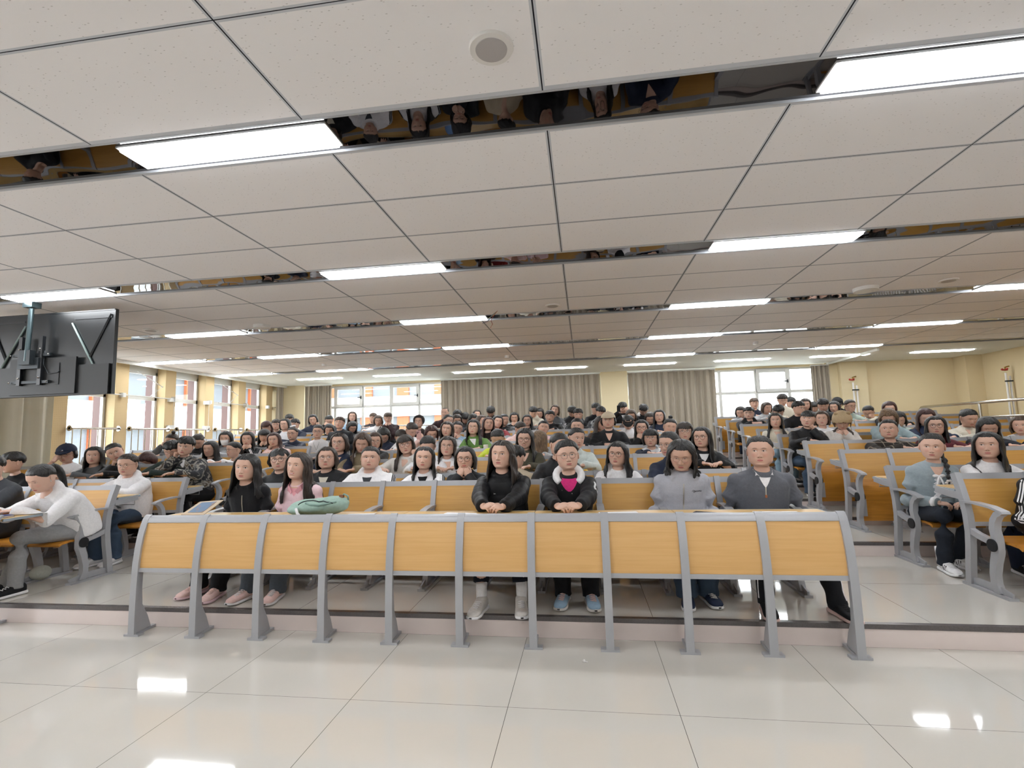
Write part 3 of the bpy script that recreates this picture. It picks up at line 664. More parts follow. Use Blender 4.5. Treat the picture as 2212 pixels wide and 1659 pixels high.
PEOPLE = [
(1, -4.816, 3.91, 1.115, 1, 28, 0, 'P', 'k', 0, 'hoodie', 'white', 'deskL', {'tr': 'gray', 'near': 1, 'earbud': 1}, 'woman with ponytail in white fleece top bent over a book at the left edge'),
(2, -6.702, 5.108, 1.22, -17, 8, 0, 'S', 'k', 0, 'tee', 'black', 'desk', {'smile': 1}, 'young man with cropped black hair and black shirt grinning in profile at the left edge'),
(1, -5.734, 4.18, 1.202, -6, 20, 0, 'S', 'k', 0, 'jacket', 'charcoal', 'desk', {}, 'person in charcoal jacket cut off by the left edge of the photo'),
(3, -7.012, 5.994, 1.3, 24, 15, 0, 'C', 'k', 1, 'tee', 'white', 'faceL', {'capc': 'navy'}, 'person in a navy baseball cap with an arm across the face'),
(3, -6.576, 5.994, 1.267, 30, 5, 0, 'L', 'k', 0, 'cardigan', 'grey', 'desk', {}, 'long-haired woman in open grey cardigan beside the navy baseball cap'),
(3, -6.264, 5.994, 1.304, 41, 12, -25, 'T', 'k', 0, 'sweater', 'black', 'chinL', {}, 'woman in black with tied hair tilting her head onto her hand in the left block'),
(2, -5.162, 5.108, 1.171, 17, 8, 0, 'T', 'd', 1, 'puffer', 'white', 'desk', {'tr': 'denim', 'near': 1, 'hood': 1}, 'woman with glasses in a cream padded coat and wide jeans in the left block'),
(4, -6.671, 6.934, 1.164, 4, 55, 0, 'L', 'r', 0, 'sweater', 'grey', 'desk', {}, 'person with dark reddish hair slumped face down on the desk by the window side'),
(3, -5.206, 5.994, 1.36, 19, 10, 8, 'S', 'k', 0, 'jacket', 'camo', 'chinL', {'tr': 'black', 'near': 1, 'inner': 'white'}, 'young man in camouflage sleeved black jacket leaning his cheek on his hand'),
(3, -5.401, 5.994, 1.315, 22, 28, 0, 'S', 'k', 1, 'jacket', 'darkgreen', 'desk', {}, 'young man with glasses looking down beside the camouflage jacket'),
(5, -7.053, 7.808, 1.453, 22, 20, 10, 'U', 'd', 0, 'jacket', 'grey', 'faceL', {}, 'person in grey jacket with a hand over the face in front of the third window'),
(5, -6.547, 7.808, 1.432, 25, 35, 0, 'P', 'd', 0, 'sweater', 'black', 'desk', {}, 'ponytailed woman with her head lowered between the camouflage jacket and the face mask'),
(4, -5.599, 6.934, 1.304, 4, 8, 0, 'L', 'k', 0, 'jacket', 'black', 'desk', {'smile': 1}, 'smiling woman with straight black hair in dark jacket behind the camouflage jacket'),
(5, -6.025, 7.808, 1.467, 18, 12, 0, 'L', 'k', 0, 'hoodie', 'palegrey', 'desk', {'mask': 1, 'hood': 1}, 'woman wearing a white face mask and pale grey hoodie'),
(4, -5.214, 6.934, 1.281, -25, 5, 0, 'T', 'k', 1, 'jacket', 'white', 'desk', {'stripe': 'black'}, 'person turned in profile wearing white jacket with black shoulder stripes'),
(5, -5.62, 7.808, 1.448, 21, 10, 0, 'L', 'k', 0, 'jacket', 'black', 'mouth', {'stripe': 'white'}, 'laughing woman in black jacket covering her mouth with both hands'),
(5, -5.138, 7.808, 1.42, 18, 5, -8, 'L', 'r', 0, 'puffer', 'palepink', 'chinL', {'hood': 1}, 'woman with long auburn hair in pale pink padded coat resting cheek on hand'),
(6, -5.941, 8.726, 1.507, 24, 20, 0, 'LB', 'k', 0, 'sweater', 'black', 'mouth', {}, 'woman with black fringe peeking out behind the pale pink padded coat'),
(7, -6.49, 9.601, 1.699, 29, 25, -12, 'LB', 'r', 1, 'sweater', 'black', 'desk', {}, 'person with dark red fringe and glasses leaning on an arm near the last left windows'),
(8, -6.872, 10.519, 1.764, 21, 5, 0, 'S', 'd', 1, 'jacket', 'black', 'desk', {}, 'young man with mop of dark hair and glasses below the last left window'),
(7, -6.076, 9.601, 1.734, 2, 2, 0, 'B', 'k', 1, 'jacket', 'whitenavy', 'desk', {'smile': 1}, 'laughing woman with black bob and glasses in white and navy jacket'),
(8, -6.421, 10.519, 1.761, 1, 8, 0, 'S', 'k', 0, 'jacket', 'navy', 'desk', {}, 'short-haired person in navy directly behind the laughing woman with the black bob'),
(9, -7.11, 11.405, 1.921, 42, 20, 0, 'S', 'k', 0, 'jacket', 'cream', 'desk', {}, 'dark-haired person in cream jacket at the far back left beside the curtain'),
(6, -5.37, 8.726, 1.526, 7, 2, 0, 'T', 'd', 1, 'puffer', 'navy', 'desk', {'clip': 1}, 'woman with a white hair bow and navy padded jacket'),
(6, -4.862, 8.726, 1.556, 17, 8, 5, 'T', 'k', 1, 'tee', 'white', 'lap', {'neck': 1}, 'person in plain white top with long black necklace at the left aisle'),
(1, -3.01, 4.18, 1.164, 8, 4, 4, 'L', 'k', 0, 'sweater', 'black', 'lap', {'tr': 'black', 'near': 2, 'zip': 1, 'shoe': 'beigepink', 'short': 0.26}, 'woman with long black hair in black zipped knit jacket at left end of first row'),
(1, -2.509, 4.18, 1.167, -3, -2, 4, 'L', 'd', 0, 'cardigan', 'pink', 'lap', {'tr': 'jeangrey', 'near': 2, 'smile': 1, 'ear': 1, 'collar': 'pinkshirt', 'shoe': 'lilac', 'backhair': 1}, 'smiling woman in pale pink cardigan and shirt behind the green backpack'),
(1, -0.677, 4.18, 1.227, -11, -2, 3, 'L', 'd', 0, 'puffer', 'black', 'clasp', {'tr': 'darknavy', 'near': 2, 'short': 0.27, 'shoe': 'white', 'logo': 1, 'sock': 1, 'ankle': 0.28, 'loose': 1}, 'woman with loose dark hair in black padded jacket and white trainers in first row'),
(1, -0.137, 4.18, 1.209, 8, 0, -4, 'S2', 'k', 2, 'hooded', 'black', 'clasp', {'tr': 'black', 'near': 2, 'inner': 'hotpink', 'shoe': 'blueshoe', 'patch': 1, 'ear': 1}, 'person with big clear glasses and pink tee under black jacket with white hood'),
(1, 0.771, 4.18, 1.198, -16, 24, 4, 'B', 'k', 1, 'hoodie', 'heather', 'lap', {'short': 0.17, 'tr': 'denim', 'near': 2, 'hood': 1, 'zip': 2, 'script': 1, 'wide': 1, 'shoe': 'bluewhite'}, 'woman in light grey zipped hoodie and glasses looking down at her lap'),
(1, 1.366, 4.18, 1.21, -21, 0, 0, 'T', 'k', 0, 'sweater', 'slate', 'lap', {'tr': 'track', 'near': 2, 'collar': 'whiteshirt', 'halfzip': 1, 'ear': 1, 'shoe': 'black', 'wideb': 1}, 'person in slate grey half-zip fleece over white collar at right end of first row'),
(2, -3.29, 5.108, 1.192, 21, 2, -4, 'BT', 'k', 2, 'puffer', 'black', 'desk', {'m': 1}, 'woman with round dark glasses and black padded jacket behind the first row pink cardigan'),
(2, -2.741, 5.108, 1.197, 20, -2, 0, 'B', 'd', 1, 'coat', 'black', 'desk', {'m': 1, 'wideb': 1, 'inner': 'cream'}, 'broad person with thin glasses and short brown hair in black coat'),
(2, -2.249, 5.108, 1.187, 16, 0, 3, 'T', 'k', 0, 'hooded2', 'white', 'desk', {'m': 1, 'stripe': 'black', 'wideb': 1, 'hood': 1, 'inner': 'charcoal', 'ear': 1}, 'person with tied hair frowning in white hooded track jacket with black stripes'),
(2, -1.652, 5.108, 1.175, 6, 0, 3, 'LT', 'k', 0, 'jacket', 'white', 'desk', {'m': 1, 'stripe': 'black', 'inner': 'black', 'ear': 1}, 'woman with very long straight black hair in white striped jacket over black top'),
(2, -1.216, 5.108, 1.166, 5, 6, 0, 'B', 'k', 2, 'jacket', 'blackgrey', 'mouth', {'m': 1}, 'person with round glasses holding clasped hands before the mouth, white-edged black cuffs'),
(2, -0.694, 5.108, 1.156, 170, 25, 0, 'S', 'k', 0, 'sweater', 'beige', 'desk', {'m': 1}, 'short-haired person in beige sweater turned away behind the black padded jacket'),
(2, -0.243, 5.108, 1.277, 33, 12, 0, 'T', 'k', 0, 'puffer', 'black', 'desk', {}, 'dark-haired person mostly hidden behind the pink tee and clear glasses'),
(2, 0.332, 5.108, 1.176, -18, 2, 4, 'L', 'k', 2, 'hoodie', 'white', 'desk', {'m': 1, 'hood': 1}, 'woman with round glasses, long black hair and white hoodie in second row'),
(2, 0.835, 5.108, 1.26, -44, 8, 0, 'T', 'k', 1, 'coat', 'navy', 'desk', {'m': 1}, 'person in navy blazer with glasses peeking out behind the light grey hoodie'),
(3, 1.341, 5.994, 1.308, -27, 2, 0, 'L', 'k', 2, 'coat', 'black', 'desk', {'m': 1, 'inner': 'white'}, 'long-haired woman with round glasses and black coat left of the slate fleece'),
(3, -3.051, 5.994, 1.356, 9, 3, 0, 'B', 'd', 1, 'coat', 'navy', 'desk', {'m': 1, 'ear': 1}, 'person with short brown hair and thin glasses in navy behind the broad black coat'),
(3, -2.743, 5.994, 1.349, 15, 25, 6, 'L', 'b', 0, 'furcoat', 'khaki', 'desk', {'m': 1}, 'brown-haired woman in khaki parka with a white fur pompom hood looking down'),
(4, -2.989, 6.934, 1.364, 31, 10, 0, 'B', 'b', 1, 'sweater', 'black', 'desk', {}, 'person with brown bob and glasses tucked behind the khaki parka'),
(9, -6.492, 11.405, 1.902, 25, 15, -10, 'B', 'k', 1, 'jacket', 'navy', 'chinR', {}, 'woman with messy black hair and navy jacket resting chin on hand at the back left'),
(9, -6.072, 11.405, 1.867, 23, 35, 0, 'T', 'k', 0, 'sweater', 'black', 'faceL', {}, 'dark-haired person hiding the face in a hand before the back left curtain'),
(8, -5.598, 10.519, 1.634, 23, 30, 5, 'B', 'k', 0, 'jacket', 'black', 'faceR', {}, 'person dozing with a fist against the temple above the plain white top'),
(7, -4.881, 9.601, 1.728, 7, -3, 0, 'S', 'b', 1, 'jacket', 'blackgrey', 'lap', {'inner': 'maroon', 'tr': 'black', 'wideb': 1}, 'upright young man with brown bowl haircut, glasses and dark jacket at the left aisle'),
(9, -5.48, 11.405, 1.938, 26, 5, 0, 'L', 'b', 0, 'jacket', 'paleblue', 'desk', {}, 'woman with long light-struck brown hair in front of the left back window'),
(8, -5.052, 10.519, 1.67, 36, 40, 0, 'L', 'k', 0, 'jacket', 'black', 'desk', {}, 'black-haired person looking down with a shiny hair clip below the brown-haired woman'),
(10, -5.337, 12.29, 1.927, 31, 10, 8, 'S', 'b', 0, 'sweater', 'charcoal', 'desk', {}, 'short-haired person leaning forward beside the window mullion at the back left'),
(9, -4.825, 11.405, 1.83, 23, 20, 0, 'B', 'b', 1, 'jacket', 'white', 'chinR', {}, 'brown-haired person in white jacket with a hand over the mouth by the left back window'),
(9, -4.582, 11.405, 1.877, 17, 15, 0, 'S', 'b', 0, 'jacket', 'maroonblack', 'mouth', {'tr': 'black'}, 'boy with light-struck hair and dark maroon jacket by the left back window'),
(5, -3.216, 7.808, 1.447, 22, 45, 0, 'B', 'k', 1, 'coat', 'navy', 'desk', {}, 'person with thick black hair bent low in navy coat beside the brown bob and glasses'),
(5, -2.918, 7.808, 1.409, 25, 40, 0, 'T', 'd', 0, 'sweater', 'black', 'desk', {}, 'dark-haired person hidden low behind the black-framed glasses and wristwatch'),
(3, -2.181, 5.994, 1.312, 16, 6, -10, 'LB', 'd', 2, 'jacket', 'offwhite', 'chinR', {'m': 1, 'watch': 1}, 'woman with black-framed glasses propping cheek on wrist with a watch'),
(5, -2.739, 7.808, 1.516, 49, 40, 0, 'T', 'd', 0, 'jacket', 'white', 'desk', {}, 'person with bowed dark head and white jacket beside the phone held up'),
(5, -2.407, 7.808, 1.463, 27, 30, 0, 'B', 'r', 0, 'sweater', 'palepink', 'phone', {}, 'person with dark red hair in pink holding up a pale pink phone'),
(3, -1.896, 5.994, 1.288, 13, 30, 0, 'T', 'k', 0, 'jacket', 'white', 'desk', {'m': 1}, 'dark-haired person with lowered head directly behind the long straight hair and striped jacket'),
(3, -1.645, 5.994, 1.278, 7, 2, 3, 'L', 'd', 1, 'jacket', 'white', 'desk', {'m': 1}, 'woman with long reddish brown hair and rimless glasses in white top'),
(4, -1.183, 6.934, 1.359, 5, 35, 0, 'T', 'k', 0, 'jacket', 'yellow', 'desk', {}, 'person in neon yellow jacket with dark head bowed'),
(5, -2.147, 7.808, 1.515, 5, 3, 5, 'L', 'd', 0, 'jacket', 'palegrey', 'desk', {'m': 1}, 'woman with long brown hair and pale grey jacket left of the green jacket'),
(6, -2.212, 8.726, 1.541, 19, 12, 12, 'T', 'k', 0, 'jacket', 'paleblue', 'mouth', {}, 'woman in pale denim covering her mouth left of the green jacket'),
(5, -1.715, 7.808, 1.533, 2, 2, 5, 'L', 'k', 1, 'jacket', 'green', 'desk', {'m': 1, 'inner': 'white'}, 'woman with glasses and long black hair in a green jacket'),
(7, -3.214, 9.601, 1.706, 7, 0, 0, 'hood', 'd', 1, 'sweater', 'blackbrown', 'desk', {'smile': 1}, 'smiling hooded person with glasses in front of the left back window'),
(9, -3.186, 11.405, 1.953, 1, 5, 0, 'Z', 'k', 0, 'sweater', 'maroonblack', 'desk', {'wideb': 1}, 'tall man with shaved head and dark maroon top against the curtain edge'),
(7, -2.618, 9.601, 1.706, 43, 5, 5, 'T', 'k', 1, 'sweater', 'black', 'desk', {}, 'person with glasses and centre-parted black hair below the shaven-headed man'),
(9, -2.886, 11.405, 1.9, 14, 35, 0, 'L', 'k', 0, 'sweater', 'black', 'desk', {}, 'person with lowered black hair next to the shaven-headed man'),
(8, -2.674, 10.519, 1.751, 24, 25, 0, 'B', 'd', 0, 'sweater', 'navy', 'desk', {}, 'person with short brown hair looking down right of the shaven-headed man'),
(9, -2.699, 11.405, 1.819, 13, 50, 0, 'S', 'k', 0, 'jacket', 'black', 'desk', {}, 'person with thick black hair bowed right down near the middle back'),
(8, -2.318, 10.519, 1.75, 32, 30, 0, 'L', 'k', 0, 'sweater', 'black', 'desk', {}, 'black-haired person bent forward just behind the green jacket'),
(10, -2.611, 12.29, 1.923, 22, 0, 5, 'L', 'd', 0, 'sweater', 'black', 'desk', {'smile': 1}, 'pale-faced smiling woman at the very back before the curtain'),
(7, -1.95, 9.601, 1.677, 51, 5, 0, 'B', 'b', 1, 'sweater', 'charcoal', 'desk', {}, 'brown-haired person with glasses in half profile left of the smiling auburn woman'),
(9, -2.094, 11.405, 1.949, 10, 55, 0, 'S', 'k', 0, 'sweater', 'black', 'desk', {}, 'young man with a round mop of black hair bowed in front of the curtain'),
(6, -1.649, 8.726, 1.598, 19, -2, 5, 'L', 'r', 0, 'sweater', 'blackbrown', 'desk', {'smile': 1, 'm': 1}, 'smiling woman with long auburn hair and bare neck behind the white tumbler'),
(7, -1.631, 9.601, 1.659, 22, 5, 10, 'B', 'k', 0, 'jacket', 'red', 'desk', {'smile': 1}, 'laughing woman with black bob and red top under black coat'),
(8, -1.646, 10.519, 1.719, 29, 8, 0, 'T', 'k', 0, 'puffer', 'black', 'desk', {'smile': 1}, 'laughing woman in glossy black jacket right of the red top'),
(9, -1.547, 11.405, 1.793, 8, 15, 0, 'B', 'k', 0, 'sweater', 'black', 'mouth', {}, 'black-haired woman with her fist at her mouth left of the glasses and black hood'),
(8, -1.152, 10.519, 1.695, 1, 5, 0, 'L', 'k', 1, 'sweater', 'black', 'desk', {}, 'woman with large glasses and hair tucked into a black top'),
(9, -1.105, 11.405, 1.906, 11, 35, 0, 'S', 'k', 0, 'hoodie', 'cream', 'desk', {'hood': 1}, 'person in cream hoodie looking down in front of the curtain'),
(10, -1.031, 12.29, 1.918, -3, 30, 0, 'L', 'k', 0, 'jacket', 'blackgrey', 'desk', {}, 'long-haired person just behind the cream hoodie'),
(8, -0.672, 10.519, 1.758, -4, 2, 0, 'S', 'k', 0, 'jacket', 'black', 'desk', {'stripe': 'white', 'wideb': 1, 'ear': 1}, 'man with spiky black hair in black track jacket with pale stripes'),
(9, -0.608, 11.405, 1.932, -2, 5, 10, 'B', 'b', 0, 'sweater', 'grey', 'chinL', {}, 'brown-haired woman leaning her cheek on her fist behind the spiky-haired man'),
(9, -0.222, 11.405, 1.888, 1, 50, 0, 'S', 'k', 0, 'jacket', 'black', 'desk', {'stripe': 'white'}, 'person bowing a black-haired head, black jacket with white shoulder piping, before the curtain'),
(8, -0.083, 10.519, 1.778, 0, 10, 0, 'S', 'k', 0, 'coat', 'black', 'desk', {}, 'young man with black fringe in black coat near the middle back'),
(9, 0.307, 11.405, 1.933, 23, 25, 0, 'S', 'k', 0, 'sweater', 'black', 'desk', {}, 'young man with short black hair beside the perforated wall pier'),
(8, 0.375, 10.519, 1.811, 8, 25, 8, 'S', 'k', 0, 'jacket', 'marble', 'desk', {}, 'young man in black and white marbled jacket behind the beige cap'),
(6, 0.311, 8.726, 1.557, 28, 15, 0, 'L', 'd', 0, 'jacket', 'brown', 'desk', {}, 'person in brown jacket half hidden behind the beige cap'),
(5, 0.391, 7.808, 1.571, -7, 0, 0, 'C', 'k', 0, 'coat', 'black', 'clasp', {'capc': 'beige', 'm': 1, 'wideb': 1}, 'person in beige baseball cap and black coat with folded hands'),
(6, -0.676, 8.726, 1.506, 12, 2, 8, 'T', 'k', 0, 'cardigan', 'pink', 'chinL', {'smile': 1}, 'smiling woman in pink behind the white tote bag'),
(5, -0.083, 7.808, 1.5, -7, 5, 0, 'T', 'k', 0, 'jacket', 'blackgrey', 'desk', {'stripe': 'white'}, 'woman with pulled-back hair in black jacket with striped sleeves right of the tote bag'),
(6, -1.082, 8.726, 1.501, 47, 30, -10, 'T', 'd', 0, 'puffer', 'palepink', 'desk', {}, 'person in fluffy pale pink jacket looking down left of the tote bag'),
(3, -0.691, 5.994, 1.349, -3, 12, 3, 'L', 'k', 2, 'coat', 'olive', 'desk', {'m': 1, 'smile': 1}, 'smiling woman with glasses, long black hair and olive coat'),
(4, -0.6, 6.934, 1.324, 150, 10, 0, 'L', 'l', 0, 'jacket', 'palegrey', 'desk', {'m': 1}, 'person with long golden brown hair seen from behind next to the olive coat'),
(3, -0.08, 5.994, 1.334, 26, 8, 5, 'P', 'k', 0, 'puffer', 'mintwhite', 'desk', {'m': 1, 'ear': 1}, 'woman with ponytail in pale mint padded jacket beside the yellow-capped bottle'),
(9, 0.9, 11.405, 1.934, -10, 30, 0, 'S', 'k', 0, 'jacket', 'black', 'phoneL', {'inner': 'white'}, 'tall young man in black jacket looking down at his phone before the right curtain'),
(8, 0.989, 10.519, 1.734, 0, 30, 0, 'B', 'b', 0, 'sweater', 'brown', 'desk', {}, 'brown-haired person with head down right of the man with the phone'),
(9, 1.35, 11.405, 1.877, 1, 50, 0, 'S', 'k', 0, 'hoodie', 'blackgrey', 'desk', {'hood': 1, 'hoodc': 'white'}, 'person bowing a black-haired head over a white hood'),
(8, 1.365, 10.519, 1.665, -7, 35, 0, 'L', 'd', 0, 'sweater', 'black', 'desk', {}, 'brown-haired person sunk low behind the navy jacket and glasses'),
(6, 0.769, 8.726, 1.56, -5, 40, 0, 'V', 'k', 0, 'sweater', 'white', 'desk', {}, 'person in white with a black visor band looking down at a tablet'),
(7, 1.415, 9.601, 1.671, -8, 2, 0, 'L', 'k', 1, 'jacket', 'navy', 'desk', {'stripe': 'white'}, 'woman with glasses and long black hair in navy jacket before the right curtain'),
(5, 1.297, 7.808, 1.454, 1, 10, 8, 'U', 'k', 0, 'coat', 'beige', 'chinL', {'smile': 1}, 'smiling woman with top bun in beige coat'),
(5, 0.882, 7.808, 1.452, -6, 5, 0, 'L', 'k', 2, 'coat', 'black', 'mouth', {}, 'woman with glasses and long black hair holding a hand over her mouth'),
(4, 0.897, 6.934, 1.306, -12, 5, 0, 'BB', 'k', 1, 'jacket', 'whitenavy', 'desk', {'m': 1}, 'person with fringe and glasses in white and navy school jacket'),
(4, 1.339, 6.934, 1.386, -9, 8, 0, 'LB', 'd', 1, 'sweater', 'cream', 'desk', {}, 'woman with straight fringe and glasses behind the light grey hoodie'),
(8, 3.283, 10.519, 1.698, -25, 2, 0, 'S', 'k', 1, 'hoodie', 'black', 'clasp', {'tr': 'black'}, 'boy with fringe and glasses clasping his hands over the bench at the right aisle'),
(10, 3.965, 12.29, 1.972, -6, 5, 0, 'S', 'b', 0, 'jacket', 'navy', 'desk', {}, 'boy with light-struck brown hair and navy jacket before the right window'),
(9, 3.392, 11.405, 1.759, -27, 25, 0, 'B', 'd', 0, 'jacket', 'palegrey', 'desk', {}, 'person with lowered brown hair under the right window, behind the boy with clasped hands'),
(9, 3.926, 11.405, 1.832, 11, 15, 0, 'B', 'b', 0, 'jacket', 'palegrey', 'desk', {}, 'person with long brown hair turned aside under the right window'),
(9, 4.256, 11.405, 1.989, -8, 22, 0, 'S', 'd', 1, 'jacket', 'cream', 'desk', {'wideb': 1}, 'tall boy with glasses in cream jacket standing out above the others'),
(10, 4.762, 12.29, 1.966, 14, 20, 0, 'S', 'k', 0, 'jacket', 'grey', 'desk', {}, 'dark-haired person right behind the tall boy in cream'),
(8, 3.84, 10.519, 1.726, -15, 40, 0, 'S', 'k', 0, 'sweater', 'grey', 'desk', {}, 'person with dark head bowed in front of the tall boy in cream'),
(7, 3.844, 9.601, 1.736, 28, 8, 0, 'S', 'k', 1, 'tee', 'black', 'desk', {'wideb': 1, 'ear': 1}, 'man in black tee and glasses turned to the right'),
(9, 4.711, 11.405, 1.884, -17, 15, 0, 'L', 'd', 0, 'jacket', 'grey', 'desk', {}, 'long-haired person directly behind the man in the black tee'),
(10, 5.239, 12.29, 1.842, -23, 30, 0, 'S', 'k', 0, 'sweater', 'black', 'desk', {}, 'dark head just left of the thick-haired man with white collar'),
(8, 4.665, 10.519, 1.817, -19, 30, 0, 'S', 'k', 0, 'coat', 'black', 'desk', {'inner': 'white', 'wideb': 1}, 'man with thick black hair and white collar looking down'),
(6, 3.124, 8.726, 1.52, -18, 5, 0, 'L', 'k', 0, 'cardigan', 'cream', 'lap', {'tr': 'palejean', 'near': 1}, 'woman with very long black hair in cream jacket and pale jeans at the right aisle'),
(5, 3.24, 7.808, 1.512, -29, 2, 6, 'TB', 'k', 0, 'puffer', 'black', 'chinR', {'tr': 'denim', 'near': 1, 'm': 1}, 'woman with black fringe in black padded coat leaning on her hand at the right aisle'),
(6, 3.83, 8.726, 1.527, -24, 5, 0, 'B', 'b', 0, 'sweater', 'white', 'desk', {}, 'brown-haired woman peeking out right of the black padded coat'),
(9, 5.271, 11.405, 1.806, -35, 15, 0, 'L', 'k', 0, 'coat', 'black', 'desk', {}, 'dark-haired person between the thick-haired man and the black cap'),
(10, 5.755, 12.29, 1.919, -20, 30, 0, 'C', 'k', 0, 'coat', 'black', 'desk', {'capc': 'black'}, 'person wearing a black cap near the perforated back wall'),
(8, 5.145, 10.519, 1.782, 9, 12, 0, 'T', 'd', 1, 'jacket', 'mint', 'desk', {'smile': 1}, 'smiling woman with glasses and tied hair in mint green jacket'),
(8, 5.465, 10.519, 1.655, -37, 30, 0, 'T', 'k', 1, 'jacket', 'cream', 'faceR', {}, 'person with glasses holding a hand to the forehead left of the black coat'),
(7, 5.328, 9.601, 1.685, -24, 20, 0, 'L', 'r', 0, 'coat', 'black', 'desk', {}, 'woman with auburn hair looking down in wide black coat against the plain wall'),
(5, 3.697, 7.808, 1.471, -20, 35, 0, 'F', 'l', 0, 'jacket', 'brownwhite', 'mouth', {'m': 1}, 'person in a fluffy beige bear-eared hat hiding the face in both hands'),
(5, 4.309, 7.808, 1.506, -29, 40, 0, 'B', 'l', 0, 'hoodie', 'paleteal', 'desk', {'m': 1}, 'person with light brown bob bowed over in pale blue hoodie'),
(6, 4.954, 8.726, 1.485, -20, 30, 0, 'B', 'k', 0, 'jacket', 'mint', 'desk', {}, 'dark head right behind the pale blue hoodie'),
(4, 3.817, 6.934, 1.336, -32, -2, 0, 'T', 'k', 0, 'jacket', 'plaid', 'desk', {'m': 1, 'wideb': 1, 'inner': 'black'}, 'woman with hair tied back in dark brown plaid jacket'),
(5, 4.792, 7.808, 1.49, -22, 25, 0, 'L', 'r', 0, 'jacket', 'navyblue', 'desk', {}, 'woman with long dark red hair in navy blue jacket by the metal handrail'),
(4, 4.353, 6.934, 1.366, -27, 2, 0, 'L', 'k', 2, 'jacket', 'maroon', 'desk', {'m': 1}, 'woman with black-framed glasses and long black hair in maroon jacket'),
(5, 5.327, 7.808, 1.461, -4, 25, 0, 'P', 'k', 0, 'coat', 'cream', 'chinR', {'m': 1}, 'woman with tied black hair in cream coat under the metal handrail'),
(4, 4.938, 6.934, 1.338, -25, 30, 0, 'L', 'k', 0, 'coat', 'darknavy', 'desk', {'m': 1}, 'woman with full black hair bent forward in dark navy coat at right'),
(5, 5.959, 7.808, 1.346, -42, 10, 0, 'B', 'b', 0, 'sweater', 'white', 'desk', {}, 'brown-haired person in white at the right edge'),
(2, 3.158, 5.108, 1.184, -34, 6, 3, 'TL', 'k', 0, 'cardigan', 'bluegrey', 'lap', {'tr': 'darkjean', 'near': 2, 'lace': 1, 'braid': 1, 'shoe': 'whitestripe', 'sock': 1}, 'woman with a side braid in grey-blue lace-trimmed cardigan at the right aisle'),
(2, 3.613, 5.108, 1.186, -38, 2, 0, 'L', 'k', 0, 'sailor', 'white', 'desk', {'m': 1}, 'woman with long black hair in white sailor top'),
(1, 3.381, 4.18, 1.136, -54, 10, 0, 'L', 'd', 0, 'coat', 'black', 'lap', {'near': 1, 'tr': 'black', 'stripe': 'white', 'shoe': 'whitestripe2'}, 'person in long black coat with white side stripes cut off by the right edge'),
]
# ---------------------------------------------------------------- people
CLR = dict(white='e3e2e4', black='17171a', charcoal='36393e', grey='5d6064', palegrey='b4b6ba', heather='a9aab2', slate='5e6067',
           navy='1d2539', darknavy='141722', navyblue='24304a', darkgreen='1d2a26', cream='cfc8b8', offwhite='d0cbc6', beige='bcae97',
           khaki='7d7059', olive='4a473a', green='5d7f3f', yellow='b9c637', pink='e4c6cc', palepink='dcbcb6', pinkshirt='e8a9b3', red='8e3238', maroon='5a1f28',
           maroonblack='2c181c', blackbrown='2a2120', brown='4a3a33', mint='a9b9b0', mintwhite='c4cdca', paleteal='93a5aa', paleblue='8fa9bf',
           bluegrey='8f9ba1', denim='3d4d61', jeangrey='4b525b', darkjean='20252e', palejean='7f98a8', gray='88888a', track='17181c',
           blackgrey='222428', hotpink='d9367f', whiteshirt='e6e4e6', camo='2e2f33', plaid='2c2622', marble='3a3d42', whitenavy='d9dade', brownwhite='3c2f29',
           tan='b39d7c')
HC_ = dict(k=(.011, .010, .010), d=(.026, .017, .013), b=(.055, .030, .018), r=(.045, .014, .012), l=(.14, .085, .045))

